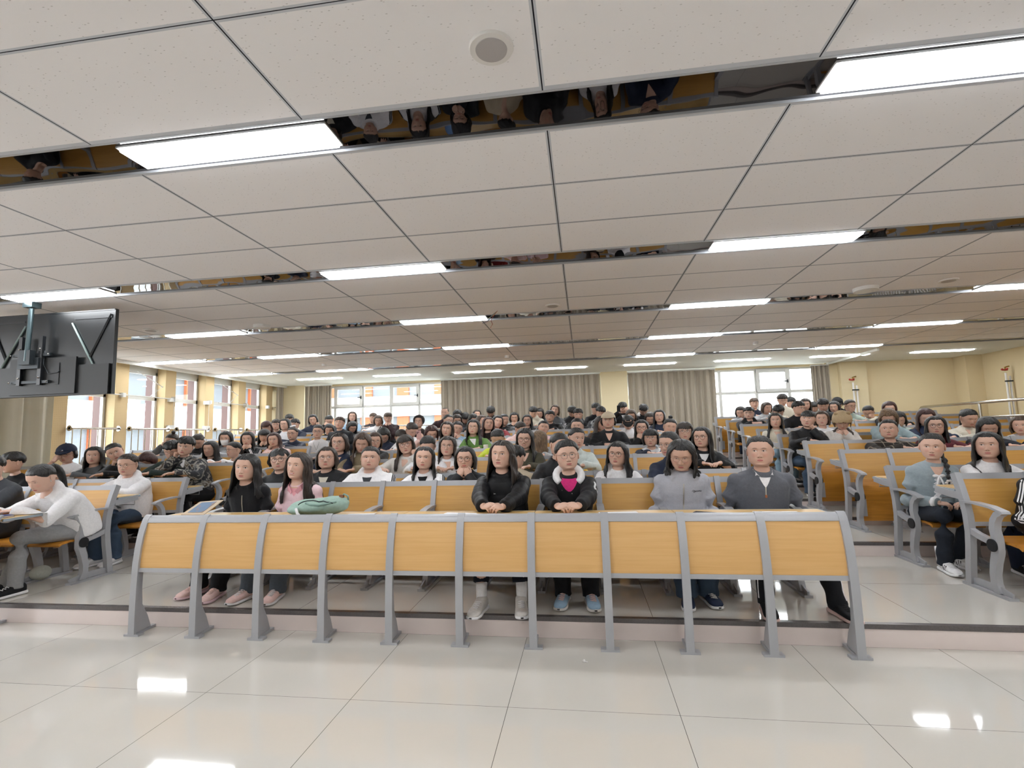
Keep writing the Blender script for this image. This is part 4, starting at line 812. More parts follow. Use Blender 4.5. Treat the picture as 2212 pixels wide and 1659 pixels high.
def skin_mat():
    m, b, g = base('skin', (.62, .40, .30), .48, 0, .4)
    at = g.new('ShaderNodeAttribute', attribute_name='fc'); sp = g.new('ShaderNodeSeparateXYZ'); g.l.new(at.outputs['Vector'], sp.inputs[0])
    x, mk, z = sp.outputs
    def oa(n):
        a = g.new('ShaderNodeAttribute', attribute_name=n); a.attribute_type = 'OBJECT'; return a.outputs['Fac']
    opn, smi, gaze, tone = oa('eye_open'), oa('smile'), oa('gaze'), oa('skin_tone')
    ax = g.m('ABSOLUTE', x); M, A, Sb, D, LT = 'MULTIPLY', 'ADD', 'SUBTRACT', 'DIVIDE', 'LESS_THAN'
    def ell(cx, cz, rx, rz, xx=ax):
        a = g.m(D, g.m(Sb, xx, cx), rx); c = g.m(D, g.m(Sb, z, cz), rz); return g.m(A, g.m(M, a, a), g.m(M, c, c))
    tc = g.new('ShaderNodeTexCoord'); nz = g.new('ShaderNodeTexNoise'); nz.inputs['Scale'].default_value = 25; g.l.new(tc.outputs['Object'], nz.inputs['Vector'])
    c = g.mix(nz.outputs[0], (.60, .375, .285), (.67, .44, .345))
    c = g.mix(tone, c, (.40, .22, .15))
    # cheeks, nose tip and chin slightly rosier
    rosy = g.m(M, g.ss(1.0, 0.0, ell(.040, -.022, .026, .022)), .35)
    c = g.mix(g.m(M, rosy, mk), c, (.66, .30, .24))
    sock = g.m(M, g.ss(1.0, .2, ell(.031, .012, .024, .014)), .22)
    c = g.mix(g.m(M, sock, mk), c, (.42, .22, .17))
    # lips with smile curve
    zl = g.m(Sb, g.m(A, z, .0615), g.m(M, g.m(M, g.m(M, x, x), smi), 12.0))
    lx = g.m(D, x, g.m(A, .0215, g.m(M, smi, .005))); lip = g.m(A, g.m(M, lx, lx), g.m(M, g.m(D, zl, .0078), g.m(D, zl, .0078)))
    c = g.mix(g.m(M, g.ss(1.15, .75, lip), mk), c, (.50, .17, .155))
    teeth = g.m(M, g.m(M, g.ss(.42, .30, g.m(A, g.m(M, lx, lx), g.m(M, g.m(D, zl, .0042), g.m(D, zl, .0042)))), g.ss(.5, .9, smi)), mk)
    c = g.mix(teeth, c, (.75, .72, .68))
    ln = g.m(M, g.m(M, LTm(g, g.m('ABSOLUTE', zl), .0011), LTm(g, g.m('ABSOLUTE', lx), .95)), g.m(Sb, 1.0, g.ss(.5, .9, smi)))
    c = g.mix(g.m(M, g.m(M, ln, .8), mk), c, (.16, .05, .045))
    nos = g.ss(1.2, .6, ell(.0085, -.0385, .0042, .0024)); c = g.mix(g.m(M, g.m(M, nos, mk), .85), c, (.10, .04, .03))
    # brows
    brz = g.m(Sb, g.m(A, z, -.0315), g.m(M, -9.0, g.m(M, g.m(Sb, ax, .030), g.m(Sb, ax, .030))))
    br = g.m(A, g.m('POWER', g.m('ABSOLUTE', g.m(D, g.m(Sb, ax, .0325), .0195)), 2.0), g.m('POWER', g.m('ABSOLUTE', g.m(D, brz, .0032)), 2.0))
    c = g.mix(g.m(M, g.m(M, g.ss(1.2, .5, br), mk), .72), c, (.045, .028, .022))
    # eyes
    er = g.m(M, .0052, g.m(A, opn, .12))
    ez = g.m(D, g.m(Sb, g.m(Sb, z, .0105), g.m(M, g.m(Sb, ax, .031), .10)), er); exx = g.m(D, g.m(Sb, ax, .0315), .0150)
    E = g.m(A, g.m(M, exx, exx), g.m(M, ez, ez))
    inn = g.ss(1.08, .92, E)
    c = g.mix(g.m(M, inn, mk), c, (.62, .57, .54))
    sgn = g.m('SIGN', x)
    ix = g.m(D, g.m(Sb, g.m(Sb, x, g.m(M, sgn, .0315)), g.m(M, gaze, .0045)), .0059); iz = g.m(D, g.m(Sb, z, .0112), .0059)
    iris = g.m(M, g.ss(1.1, .85, g.m(A, g.m(M, ix, ix), g.m(M, iz, iz))), inn)
    c = g.mix(g.m(M, iris, mk), c, (.018, .010, .008))
    lid = g.m(M, g.ss(.42, .12, g.m('ABSOLUTE', g.m(Sb, E, 1.12))), g.ss(-.35, .25, ez))
    lid = g.m(M, lid, g.m(LT, g.m('ABSOLUTE', exx), 1.08))
    c = g.mix(g.m(M, g.m(M, lid, mk), .9), c, (.035, .02, .016))
    g.l.new(c, b.inputs['Base Color'])
    b.inputs['Subsurface Weight'].default_value = 0.0
    return m
def LTm(g, a, b): return g.m('LESS_THAN', a, b)
M_SKIN = skin_mat()

def hair_mat(k):
    key = 'hair_' + k
    if key in _M: return _M[key]
    c = HC_[k]; m, b, g = base(key, c, .36, 0, .45)
    tc = g.new('ShaderNodeTexCoord'); mp = g.new('ShaderNodeMapping'); mp.inputs['Scale'].default_value = (150, 150, 9)
    g.l.new(tc.outputs['Object'], mp.inputs[0])
    nz = g.new('ShaderNodeTexNoise'); nz.inputs['Scale'].default_value = 1; nz.inputs['Detail'].default_value = 3; g.l.new(mp.outputs[0], nz.inputs['Vector'])
    g.l.new(g.mix(g.ss(.35, .7, nz.outputs[0]), tuple(v * .5 for v in c), tuple(v * 1.8 + .006 for v in c)), b.inputs['Base Color'])
    g.l.new(g.bump(nz.outputs[0], .9, .008), b.inputs['Normal'])
    _M[key] = m; return m

def cloth_mat(kind, cname):
    key = ('cloth', kind, cname)
    if key in _M: return _M[key]
    c = srgb(CLR.get(cname, cname)); rough = .85; sc, st, ds = 260, .25, .001
    if kind in ('puffer',): rough, sc, st, ds = .55, 14, .5, .012
    elif kind in ('jacket', 'coat', 'furcoat', 'hooded'): rough, sc, st, ds = .7, 22, .35, .006
    elif kind in ('hoodie', 'sweater', 'cardigan', 'fleece'): rough, sc, st, ds = .95, 30, .35, .006
    elif kind == 'trousers': rough, sc, st, ds = .9, 26, .4, .006
    m, b, g = base('%s_%s_cloth' % (kind, cname), c, rough, 0, .3)
    tc = g.new('ShaderNodeTexCoord'); nz = g.new('ShaderNodeTexNoise'); nz.inputs['Scale'].default_value = sc; nz.inputs['Detail'].default_value = 4
    nz.inputs['Distortion'].default_value = .6
    g.l.new(tc.outputs['Object'], nz.inputs['Vector'])
    lo = tuple(v * .86 for v in c); hi = tuple(min(1, v * 1.12 + .001) for v in c)
    n2 = g.new('ShaderNodeTexNoise'); n2.inputs['Scale'].default_value = 160 if cname == 'heather' else 60; g.l.new(tc.outputs['Object'], n2.inputs['Vector'])
    col = g.mix(n2.outputs[0], lo, hi)
    if cname in ('camo', 'marble'):
        v = g.new('ShaderNodeTexNoise'); v.inputs['Scale'].default_value = 9 if cname == 'camo' else 6; v.inputs['Detail'].default_value = 2; v.inputs['Distortion'].default_value = 1.5
        g.l.new(tc.outputs['Object'], v.inputs['Vector'])
        col = g.mix(g.ss(.50, .54, v.outputs[0]), col, srgb('8d8a83' if cname == 'camo' else 'a9acae'))
        if cname == 'camo': col = g.mix(g.ss(.60, .62, v.outputs[0]), col, srgb('4f4338'))
    if cname == 'plaid':
        sp = g.new('ShaderNodeSeparateXYZ'); g.l.new(tc.outputs['Object'], sp.inputs[0])
        for i in (0, 2):
            col = g.mix(g.m('MULTIPLY', g.m('LESS_THAN', g.m('FRACT', g.m('MULTIPLY', sp.outputs[i], 11.0)), .09), .55), col, srgb('a89c8c'))
    g.l.new(col, b.inputs['Base Color'])
    g.l.new(g.bump(nz.outputs[0], st, ds), b.inputs['Normal'])
    if kind in ('hoodie', 'sweater', 'cardigan'): b.inputs['Sheen Weight'].default_value = .15
    _M[key] = m; return m

def ev_remesh(mb, voxel, smooth=4):
    me = mb.mesh('tmp', []) if mb.v else None
    o = bpy.data.objects.new('tmp', me); COL.objects.link(o)
    r = o.modifiers.new('r', 'REMESH'); r.mode = 'VOXEL'; r.voxel_size = voxel; r.adaptivity = 0
    if smooth:
        k = o.modifiers.new('s', 'SMOOTH'); k.factor = .5; k.iterations = smooth
    dg = bpy.context.evaluated_depsgraph_get(); e = o.evaluated_get(dg); em = e.to_mesh()
    n = len(em.vertices); V = np.empty(n * 3); em.vertices.foreach_get('co', V); V = V.reshape(-1, 3)
    F = [tuple(p.vertices) for p in em.polygons]
    N = np.empty(n * 3); em.vertices.foreach_get('normal', N); N = N.reshape(-1, 3)
    e.to_mesh_clear(); bpy.data.objects.remove(o); bpy.data.meshes.remove(me)
    return V, F, N
def np_mesh(name, V, F, mats, smooth=True, attr=None, mi=None):
    me = bpy.data.meshes.new(name); me.from_pydata(np.asarray(V, dtype=float).tolist(), [], F)
    for m in mats: me.materials.append(m)
    if smooth: me.polygons.foreach_set('use_smooth', [True] * len(me.polygons))
    if attr is not None:
        a = me.attributes.new('fc', 'FLOAT_VECTOR', 'POINT'); a.data.foreach_set('vector', np.asarray(attr, dtype=np.float32).ravel())
    if mi is not None: me.polygons.foreach_set('material_index', mi)
    me.update(); return me

def crs(K, n, warp=None):
    """Catmull-Rom resample of keys K (k,d) to n rows"""
    K = np.asarray(K, float); k = len(K)
    T = np.linspace(0, k - 1, n) if warp is None else warp * (k - 1)
    i = np.clip(np.floor(T).astype(int), 0, k - 2); t = (T - i)[:, None]
    P = lambda j: K[np.clip(j, 0, k - 1)]
    a, b, c, d = P(i - 1), P(i), P(i + 1), P(i + 2)
    return .5 * (2 * b + (c - a) * t + (2 * a - 5 * b + 4 * c - d) * t ** 2 + (3 * b - a - 3 * c + d) * t ** 3)

# head profile: front(y,z) side(x,z) back(y,z)
HK = [(-.0005, .1185, .0005, .1185, .0005, .1185), (-.046, .112, .040, .111, .050, .108), (-.078, .088, .064, .086, .086, .078), (-.0905, .058, .0735, .052, .098, .040),
      (-.0945, .034, .0755, .024, .098, .008), (-.0905, .012, .0755, .004, .092, -.014), (-.0915, -.012, .0735, -.018, .081, -.034), (-.0905, -.036, .0695, -.040, .069, -.050),
      (-.0905, -.060, .0640, -.060, .060, -.060), (-.0870, -.082, .0560, -.080, .055, -.072), (-.0845, -.098, .0455, -.096, .052, -.083), (-.0700, -.111, .0395, -.106, .051, -.094),
      (-.0400, -.112, .0430, -.116, .052, -.106), (-.0260, -.124, .0480, -.130, .056, -.124), (-.0300, -.160, .0510, -.165, .058, -.156), (-.0430, -.205, .0640, -.205, .062, -.200)]
HK = [(a, b * .965, c * 1.155, d * .965, e, f * .965) for a, b, c, d, e, f in HK]
HK = [(a, b, c * (1.0 + (.10 if -.105 < d < -.07 else .04 if -.07 <= d < -.03 else 0)), d, e, f) for a, b, c, d, e, f in HK]
HK[-2] = (-.0300, -.138, .0545, -.142, .060, -.138); HK[-1] = (-.0380, -.192, .0600, -.194, .060, -.190)
def head_grid(lod, rng, fat=0.0, ears=True):
    nt, npi = ((30, 34), (52, 60), (96, 104))[lod]
    wp = np.interp(np.linspace(0, 1, nt), [0, .12, .78, 1], [0, .2, .74, 1])
    K = crs(HK, nt, wp)
    u = np.linspace(-1, 1, npi, endpoint=False); ph = pi * np.sign(u) * np.abs(u) ** 1.35
    cf = np.clip(np.cos(ph), 0, 1); cb = np.clip(-np.cos(ph), 0, 1); sn = np.sin(ph)
    wf, wb = cf ** 2, cb ** 2; ws = 1 - wf - wb
    yf, zf, xs, zs, yb, zb = [K[:, i:i + 1] for i in range(6)]
    z = zf * wf + zb * wb + zs * ws
    x = xs * np.sign(sn) * np.abs(sn) ** .88
    y = yf * cf ** .80 + yb * cb ** .85 + .004 * (1 - cf - cb)
    jaw = np.exp(-((z + .075) / .035) ** 2) * (fat + rng.uniform(-.04, .04))
    x = x * (1 + jaw)
    x = x * (1 + fat * .25)
    fr = np.clip((-y - .02) / .03, 0, 1)
    X, Z = x.copy(), z.copy()
    gx = lambda c, w: np.exp(-((np.abs(X) - c) / w) ** 2)
    gz = lambda c, w: np.exp(-((Z - c) / w) ** 2)
    d = 0
    nose = np.interp(Z, [-.050, -.043, -.034, -.026, -.010, .008, .022, .034], [0, .004, .019, .0195, .012, .006, .002, 0])
    wid = np.interp(Z, [-.05, -.034, -.02, .01], [.0125, .0120, .0095, .0085])
    d = d + nose * np.exp(-(np.abs(X) / wid) ** 2.4) + .006 * gx(.0135, .005) * gz(-.034, .007)
    d = d - .0065 * gx(.030, .017) * gz(.012, .011) + .0040 * gx(.0315, .011) * gz(.0105, .0065)
    d = d + .0025 * gx(.03, .02) * gz(.031, .008)
    d = d + .0045 * np.exp(-(X / .022) ** 4) * (gz(-.0555, .0045) + 1.15 * gz(-.0675, .0055)) - .0018 * np.exp(-(X / .02) ** 4) * gz(-.0615, .0022)
    d = d + .004 * gx(.038, .018) * gz(-.018, .018) + .004 * np.exp(-(X / .02) ** 2) * gz(-.096, .010) - .003 * np.exp(-(X / .02) ** 2) * gz(-.080, .006)
    y = y - d * fr
    V = np.stack([x, y, z], -1)
    msk = np.clip((-y - .015) / .02, 0, 1)
    A = np.stack([X, msk * (Z > -.112), Z], -1).reshape(-1, 3)
    F = [(i * npi + j, (i + 1) * npi + j, (i + 1) * npi + (j + 1) % npi, i * npi + (j + 1) % npi) for i in range(nt - 1) for j in range(npi)]
    V = V.reshape(-1, 3)
    if ears:
        mb = MB()
        for s in (-1, 1):
            Mx = Matrix.Rotation(s * .38, 3, 'Z') @ Matrix.Rotation(-.2, 3, 'X')
            mb.ball((s * .0895, .012, -.004), (.008, .018, .031), 10 if lod < 2 else 16, 8 if lod < 2 else 12, M=Mx)
            mb.ball((s * .0935, .008, -.002), (.004, .0105, .021), 8, 6, M=Mx)
        o = len(V); V = np.vstack([V, np.array([tuple(v) for v in mb.v])]); F += [tuple(a + o for a in q) for q in mb.f]
        A = np.vstack([A, np.zeros((len(mb.v), 3))])
    return V, F, A

SK_C = np.array([0, .004, .029]); SK_R = np.array([.0900, .0985, .0865])
def skull(ph, th, off):
    d = np.stack([np.sin(th) * np.sin(ph), -np.sin(th) * np.cos(ph), np.cos(th)], -1)
    return SK_C + d * SK_R + d * np.asarray(off)[..., None]
TE = {'n': [61, 66, 79, 99, 101, 112, 128, 134], 'T': [59, 67, 84, 93, 88, 100, 122, 132], 'S': [79, 82, 86, 100, 93, 106, 124, 130], 'Z': [60, 62, 72, 92, 88, 104, 124, 130]}
AG = [0, 40, 60, 80, 95, 110, 130, 180]
def hair_geo(style, lod, rng, L=None):
    nph, ns = ((34, 9), (56, 12), (110, 22))[lod]
    out = []
    cap = {'T': 'T', 'P': 'T', 'U': 'T', 'S': 'S', 'S2': 'T', 'Z': 'Z', 'TL': 'T', 'TB': 'T', 'V': 'T', 'LT': 'T'}.get(style, 'n')
    vol = {'S': .021, 'Z': .004, 'T': .013, 'P': .014, 'U': .014, 'S2': .020, 'TL': .011, 'TB': .010, 'V': .008, 'LT': .010}.get(style, .012)
    ph = np.linspace(-pi, pi, nph, endpoint=False)
    te = np.radians(np.interp(np.degrees(np.abs(ph)), AG, TE[cap]))
    k1, k2, k3 = rng.uniform(0, 6, 3)
    jag = .035 * np.sin(ph * 17 + k1) + .03 * np.sin(ph * 29 + k2) + (.05 * np.sin(ph * 11 + k3) if cap == 'S' else 0)
    te = te * (1 + jag * (.9 if cap in 'S' else .18))
    s = np.linspace(0, 1, ns)[:, None]
    th = te[None, :] * s ** .9
    phg = np.broadcast_to(ph[None, :], th.shape)
    off = vol * np.interp(s, [0, .5, .85, 1], [1.05, 1, .75, -.15])
    off = off + (1.15 - s) * (np.sin(phg * 38 + 5 * s + k1) * .0012 + np.sin(phg * 23 + k2 + 3 * s) * .0013) * (s > .15)
    if cap == 'S': off = off + .005 * np.sin(phg * 9 + k1 + s * 7) * s * (1 - s) * 4
    pt = skull(phg, th, off)
    if cap == 'T' and lod:
        gr_ = .0016 * np.sin(np.degrees(np.arctan2(pt[..., 0], .14 + pt[..., 2])) * 1.1 + 2 * pt[..., 1] * 20 + k1); pt[..., 2] += gr_ * (s > .1); pt[..., 1] += .0 * gr_
    if style not in ('S', 'Z', 'P', 'U', 'S2', 'TB', 'V', 'TL', 'T'):   # a parting dip
        pt[..., 2] -= .006 * np.exp(-(pt[..., 0] / .007) ** 2) * (pt[..., 1] < .03)
    out.append((pt, True))
    st0, base_L, inn = {'L': (57, .31, 0), 'LB': (62, .30, 0), 'B': (60, .115, .3), 'BB': (63, .10, .3), 'LT': (68, .36, 0), 'BT': (74, .07, .4), 'hoodx': (40, .12, 0),
                        'C': (75, .07, .2), 'F': (60, .08, .2)}.get(style, (0, 0, 0))
    if style in ('L', 'LB', 'B', 'BB', 'LT', 'BT', 'C', 'F'):
        L = L or base_L
        nu = (9, 14, 30)[lod]; nd = (8, 12, 26)[lod]; nt = (6, 8, 12)[lod]
        for sd in (-1, 1):
            rows = []
            uu = np.linspace(0, 1, nu); a = np.radians(st0 + (180 - st0) * uu)
            k4 = rng.uniform(0, 6)
            strand = np.sin(a * 31 + k4) * .0016 + np.sin(a * 17 + k4) * .0016
            for i in range(nt):
                t = i / (nt - 1); thv = np.radians(22 + 74 * t)
                o = np.interp(t, [0, .3, 1], [.010, .016, .021]) + strand * t
                kk = np.interp(uu, [0, .5, 1], [.14, .6, 1]) if style not in ('C', 'F', 'LT', 'BT') else np.ones(nu)
                aa = a * (kk + (1 - kk) * t ** .75)
                rows.append((skull(aa * sd, np.full(nu, thv), o), skull(aa * sd, np.full(nu, thv), np.full(nu, .003))))
            p0 = rows[-1][0]; q0 = rows[-1][1]
            end = L * (1 + .05 * np.sin(a * 13 + k4)) * np.interp(uu, [0, .2, 1], [.92, 1, 1])
            for i in range(1, nd + 1):
                t = i / nd; zz = p0[:, 2] - (p0[:, 2] + end) * t
                wv = .004 * np.sin(zz * 40 + a * 5 + k4)
                wide = 1 + (.26 if .2 < L < .29 else .12 if L > .2 else .05) * t ** .8
                if inn: wide = 1 + .10 * sin(pi * min(1, t * 1.15)) - inn * .25 * max(0, t - .6)
                P = p0.copy(); P[:, 0] = p0[:, 0] * wide + wv; P[:, 2] = zz
                back = np.clip((np.degrees(a) - 88) / 30, 0, 1)
                P[:, 1] = p0[:, 1] + back * (.02 * t if L > .2 else -.012 * t) - (1 - back) * (.012 * t if L > .2 else -.004 * t) + strand
                th_ = (.020 if L > .2 else .024) * (1 - .75 * t ** 2)
                Q = P.copy(); dr = P[:, :2] - np.array([0, .005]); dr /= np.linalg.norm(dr, axis=1)[:, None] + 1e-6
                Q[:, :2] = P[:, :2] - dr * th_
                rows.append((P, Q))
            gr = np.array([np.vstack([p, q[::-1]]) for p, q in rows])
            out.append((gr, True) if sd > 0 else (gr[:, ::-1], True))
    if style in ('LB', 'BB', 'TB', 'F') or (style == 'BT'):
        w_ = radians(52 if style != 'BT' else 44); nb = (14, 20, 40)[lod]
        a = np.linspace(-w_, w_, nb); e = np.radians(84 + 3 * np.sin(a * 23 + k1) + 2 * np.sin(a * 41)) if style != 'BT' else np.radians(82 - 14 * np.exp(-((a - .1) / .2) ** 2) + 2 * np.sin(a * 31))
        rows = []
        for i in range(7):
            t = i / 6; thv = np.radians(40) + (e - np.radians(40)) * t
            o = np.interp(t, [0, .5, 1], [.014, .017, .011]) + .001 * np.sin(a * 47 + k2)
            rows.append(np.vstack([skull(a, thv, o), skull(a, thv, o * 0 + .002)[::-1]]))
        out.append((np.array(rows), True))
    tubes = []
    if style == 'P': tubes.append(([(0, .10, .05), (0, .135, .045), (.01, .155, -.02), (.015, .145, -.12), (.01, .13, -.22)], [.014, .030, .034, .026, .006]))
    if style == 'U': tubes.append(([(0, .035, .115), (0, .04, .135), (0, .042, .155), (0, .045, .17)], [.018, .034, .032, .012]))
    if style in ('T', 'S2', 'TB', 'V'): tubes.append(([(0, .09, .02), (0, .115, .0), (0, .12, -.05), (0, .115, -.12)], [.014, .025, .024, .008]))
    if style == 'TL':
        pts = [(.055, .05, -.07), (.085, .02, -.13), (.10, -.03, -.19), (.105, -.065, -.25), (.10, -.075, -.31), (.10, -.075, -.37)]
        P = crs(pts, 26); tubes.append((P.tolist(), [.020 + .006 * sin(i * 1.7) - .0004 * i for i in range(26)]))
    return out, tubes

# hands: right hand, palm down (-z), fingers +y, thumb -x
def hand_src(curl, spread=.06):
    mb = MB()
    mb.ball((0, .045, 0), (.040, .050, .0135), 16, 10); mb.ball((-.020, .028, -.004), (.018, .030, .013), 12, 8)
    mb.tube([(0, -.05, 0), (0, .0, 0), (0, .03, 0)], [.0265, .0255, .024], 12)
    for i, (x, l, r) in enumerate(((-.028, .068, .0085), (-.0095, .076, .0088), (.0095, .070, .0083), (.027, .055, .0074))):
        p = Vector((x, .080 - .006 * abs(i - 1), .001)); d = Vector((sin((i - 1.4) * spread), cos((i - 1.4) * spread), 0)).normalized()
        pts = [tuple(p - d * .03), tuple(p)]; ang = 0
        for k, f in enumerate((.46, .31, .23)):
            ang += curl[k] * (1 + .08 * i)
            dd = Vector((d.x * cos(ang), d.y * cos(ang), -sin(ang))); p = p + dd * l * f; pts.append(tuple(p))
        mb.tube(pts, [r, r * 1.05, r * 1.0, r * .92, r * .78], 8); mb.ball(pts[-1], r * .78, 8, 6)
    p = [(-.024, .018, -.004), (-.046, .045, -.012), (-.052, .070, -.018), (-.046, .092, -.022)]
    mb.tube(p, [.014, .0115, .010, .0085], 8); mb.ball(p[-1], .0085, 8, 6)
    return mb
HANDS = {}
for nm, cu in (('flat', (.25, .3, .2)), ('fist', (1.15, 1.3, .9)), ('curl', (.6, .8, .5))):
    for lod, vx in ((0, .0065), (1, .0045), (2, .0030)):
        V, F, N = ev_remesh(hand_src(cu), vx, 2); HANDS[nm, lod] = (V, F)
def hand_at(nm, lod, right, W, d, n):
    V, F = HANDS[nm, lod]; V = V.copy()
    d = Vector(d).normalized(); n = Vector(n); n = (n - d * n.dot(d)).normalized()     # n = palm normal
    zz = -n; xx = d.cross(zz)
    if not right:
        V[:, 0] *= -1; F = [q[::-1] for q in F]
    M = np.array([tuple(xx), tuple(d), tuple(zz)])
    return V @ M + np.array(tuple(W)), F

def rotm(yaw, pitch, roll):
    """yaw + turns to +x (image right), pitch + nods down, roll + tilts head to image right"""
    return Matrix.Rotation(radians(yaw), 3, 'Z') @ Matrix.Rotation(radians(pitch), 3, 'X') @ Matrix.Rotation(radians(roll), 3, 'Y')
def sines(V, rng, f, n=6):
    o = np.zeros(len(V))
    for _ in range(n):
        k = rng.normal(0, 1, 3); k = k / np.linalg.norm(k) * f * rng.uniform(.6, 1.5)
        o += np.sin(V @ k + rng.uniform(0, 6) + .8 * np.sin(V @ (k[::-1] * .6)))
    return o / n
def ik(Sh, W, l1, l2, pole):
    d = W - Sh; L = d.length
    if L > l1 + l2 - .005: W = Sh + d.normalized() * (l1 + l2 - .005); d = W - Sh; L = d.length
    if L < .12: L = .12
    a = (l1 * l1 - l2 * l2 + L * L) / (2 * L); h = math.sqrt(max(0, l1 * l1 - a * a))
    u = d.normalized(); pp = (pole - u * pole.dot(u)).normalized()
    return Sh + u * a + pp * h, W

def solid_patch(rows, front=.004, depth=.01):
    """rows: grid of (point, outward normal); returns closed shell arrays"""
    A = np.array([[tuple(p + n * front) for p, n in r] for r in rows]); B = np.array([[tuple(p - n * depth) for p, n in r] for r in rows])
    G2 = [np.vstack([a, b[::-1]]) for a, b in zip(A, B)]
    return np.array(G2)

SHOE = {}
def shoe_meshes(col, sole, lace, stripe=None):
    key = (col, sole, lace, stripe)
    if key in SHOE: return SHOE[key]
    def ring(y, w, zt, zb, n=16, ex=.75):
        r = []
        for j in range(n):
            a = 2 * pi * j / n; cx, sz = cos(a), sin(a)
            r.append((w * np.sign(cx) * abs(cx) ** ex, y, (zt + zb) / 2 + (zt - zb) / 2 * np.sign(sz) * abs(sz) ** ex))
        return r
    up = [(.090, .018, .045, .022), (.085, .032, .085, .018), (.05, .040, .105, .016), (.0, .041, .098, .016), (-.05, .043, .075, .016), (-.11, .047, .058, .016), (-.15, .042, .048, .016), (-.172, .026, .036, .018), (-.180, .010, .028, .022)]
    so = [(.100, .020, .028, .002), (.092, .036, .030, .0), (.04, .041, .028, 0), (-.02, .040, .026, 0), (-.10, .050, .026, .0), (-.155, .045, .026, .004), (-.182, .028, .027, .010), (-.190, .010, .026, .016)]
    K = crs(np.array(up), 26); mb = MB(); mb.grid(np.array([ring(*k) for k in K]), closed=True); mb.f.append(tuple(range(16))); mb.mi.append(0)
    mu = mb.mesh('shoe', cloth_mat('jacket', col), smooth=True)
    K = crs(np.array(so), 24); mb = MB(); mb.grid(np.array([ring(*k, ex=.5) for k in K]), closed=True); mb.f.append(tuple(range(16))); mb.mi.append(0)
    ms = mb.mesh('sole', flat('sole_' + sole, srgb(CLR[sole]), .55, var=.05), smooth=True)
    mb = MB()
    for i, y in enumerate((-.035, -.055, -.075, -.095)):
        z = np.interp(y, [-.11, -.05, 0], [.060, .078, .100]); mb.tube([(-.022, y, z - .004), (0, y - .006, z + .003), (.022, y, z - .004)], .0028, 5)
        mb.tube([(-.02, y, z - .002), (.02, y - .02, z - .004)], .0024, 5)
    ml = mb.mesh('laces', flat('lace_' + lace, srgb(CLR[lace]), .8), smooth=True)
    mt = None
    if stripe:
        mb = MB()
        for sx in (-1, 1):
            for k in range(3 if stripe == 'black' else 2):
                y = -.035 - .022 * k
                mb.tube([(sx * .040, y - .006, .028), (sx * .0425, y + .002, .045), (sx * .036, y + .010, .068)], .0042, 4)
        mt = mb.mesh('shoe_stripe', flat('shoe_stripe_' + stripe, srgb(CLR[stripe]), .6), smooth=True)
    SHOE[key] = (mu, ms, ml, mt); return SHOE[key]
SHOES = {'white': ('offwhite', 'white', 'white', None), 'whitestripe': ('white', 'white', 'white', 'black'), 'whitestripe2': ('white', 'palepink', 'white', 'black'), 'lilac': ('palepink', 'white', 'white', None),
         'beigepink': ('palepink', 'pink', 'palepink', None), 'blueshoe': ('paleblue', 'offwhite', 'palepink', None), 'bluewhite': ('navyblue', 'white', 'white', None),
         'black': ('black', 'palepink', 'black', None), 'dark': ('charcoal', 'black', 'black', None), 'whiteplat': ('white', 'white', 'white', None), 'def': ('black', 'white', 'white', None)}
# toe tips (world x, y) of the people whose shoes show; keyed by start of label
FEET = {'woman with long black hair in black zipped': [(-3.24, 3.76), (-3.0, 3.68)], 'smiling woman in pale pink cardigan': [(-2.72, 3.66), (-2.47, 3.67)],
        'woman with loose dark hair in black padded': [(-.775, 3.49), (-.485, 3.52)], 'person with big clear glasses': [(-.19, 3.70), (.01, 3.69)],
        'woman in light grey zipped': [(.70, 3.74), (.86, 3.80)], 'person in slate grey': [(1.19, 3.58), (1.64, 3.565)],
        'woman with a side braid': [(3.0, 4.68), (3.2, 4.86)], 'woman with glasses in a cream': [(-5.15, 4.60), (-4.98, 4.66)],
        'woman with ponytail in white fleece': [(-4.86, 3.62), (-5.1, 3.72)], 'person in long black coat': [(3.38, 4.3), (3.55, 4.2)]}

def decal(name, bvh, rows, mat, root, off=.003, depth=.008, smooth=True):
    """small closed patch that follows the garment: rows of (origin, direction) rays"""
    g = []
    for r in rows:
        q = []
        for o, d in r:
            h = bvh.ray_cast(Vector(o), Vector(d).normalized(), 1.5)
            if h[0] is None: q = None; break
            q.append((h[0], -Vector(d).normalized()))
        if q: g.append(q)
        elif g: break
    if len(g) < 2: return None
    A = solid_patch(g, off, depth); mb = MB(); mb.grid(A, closed=True)
    n = A.shape[1]
    mb.f.append(tuple(range(n))); mb.mi.append(0); m = (A.shape[0] - 1) * n; mb.f.append(tuple(range(m + n - 1, m - 1, -1))); mb.mi.append(0)
    return link(name, mb.mesh(name, mat, smooth=False), root)

TOPNAME = dict(tee='shirt', puffer='padded_jacket', coat='coat', furcoat='parka', hoodie='hoodie', hooded='jacket', hooded2='jacket', sweater='sweater', cardigan='cardigan', jacket='jacket', sailor='sailor_top')
BULK = dict(tee=1.0, puffer=1.2, coat=1.12, furcoat=1.15, hoodie=1.13, hooded=1.15, hooded2=1.12, sweater=1.04, cardigan=1.05, jacket=1.1, sailor=1.05)
MALE = ('S', 'Z', 'C')

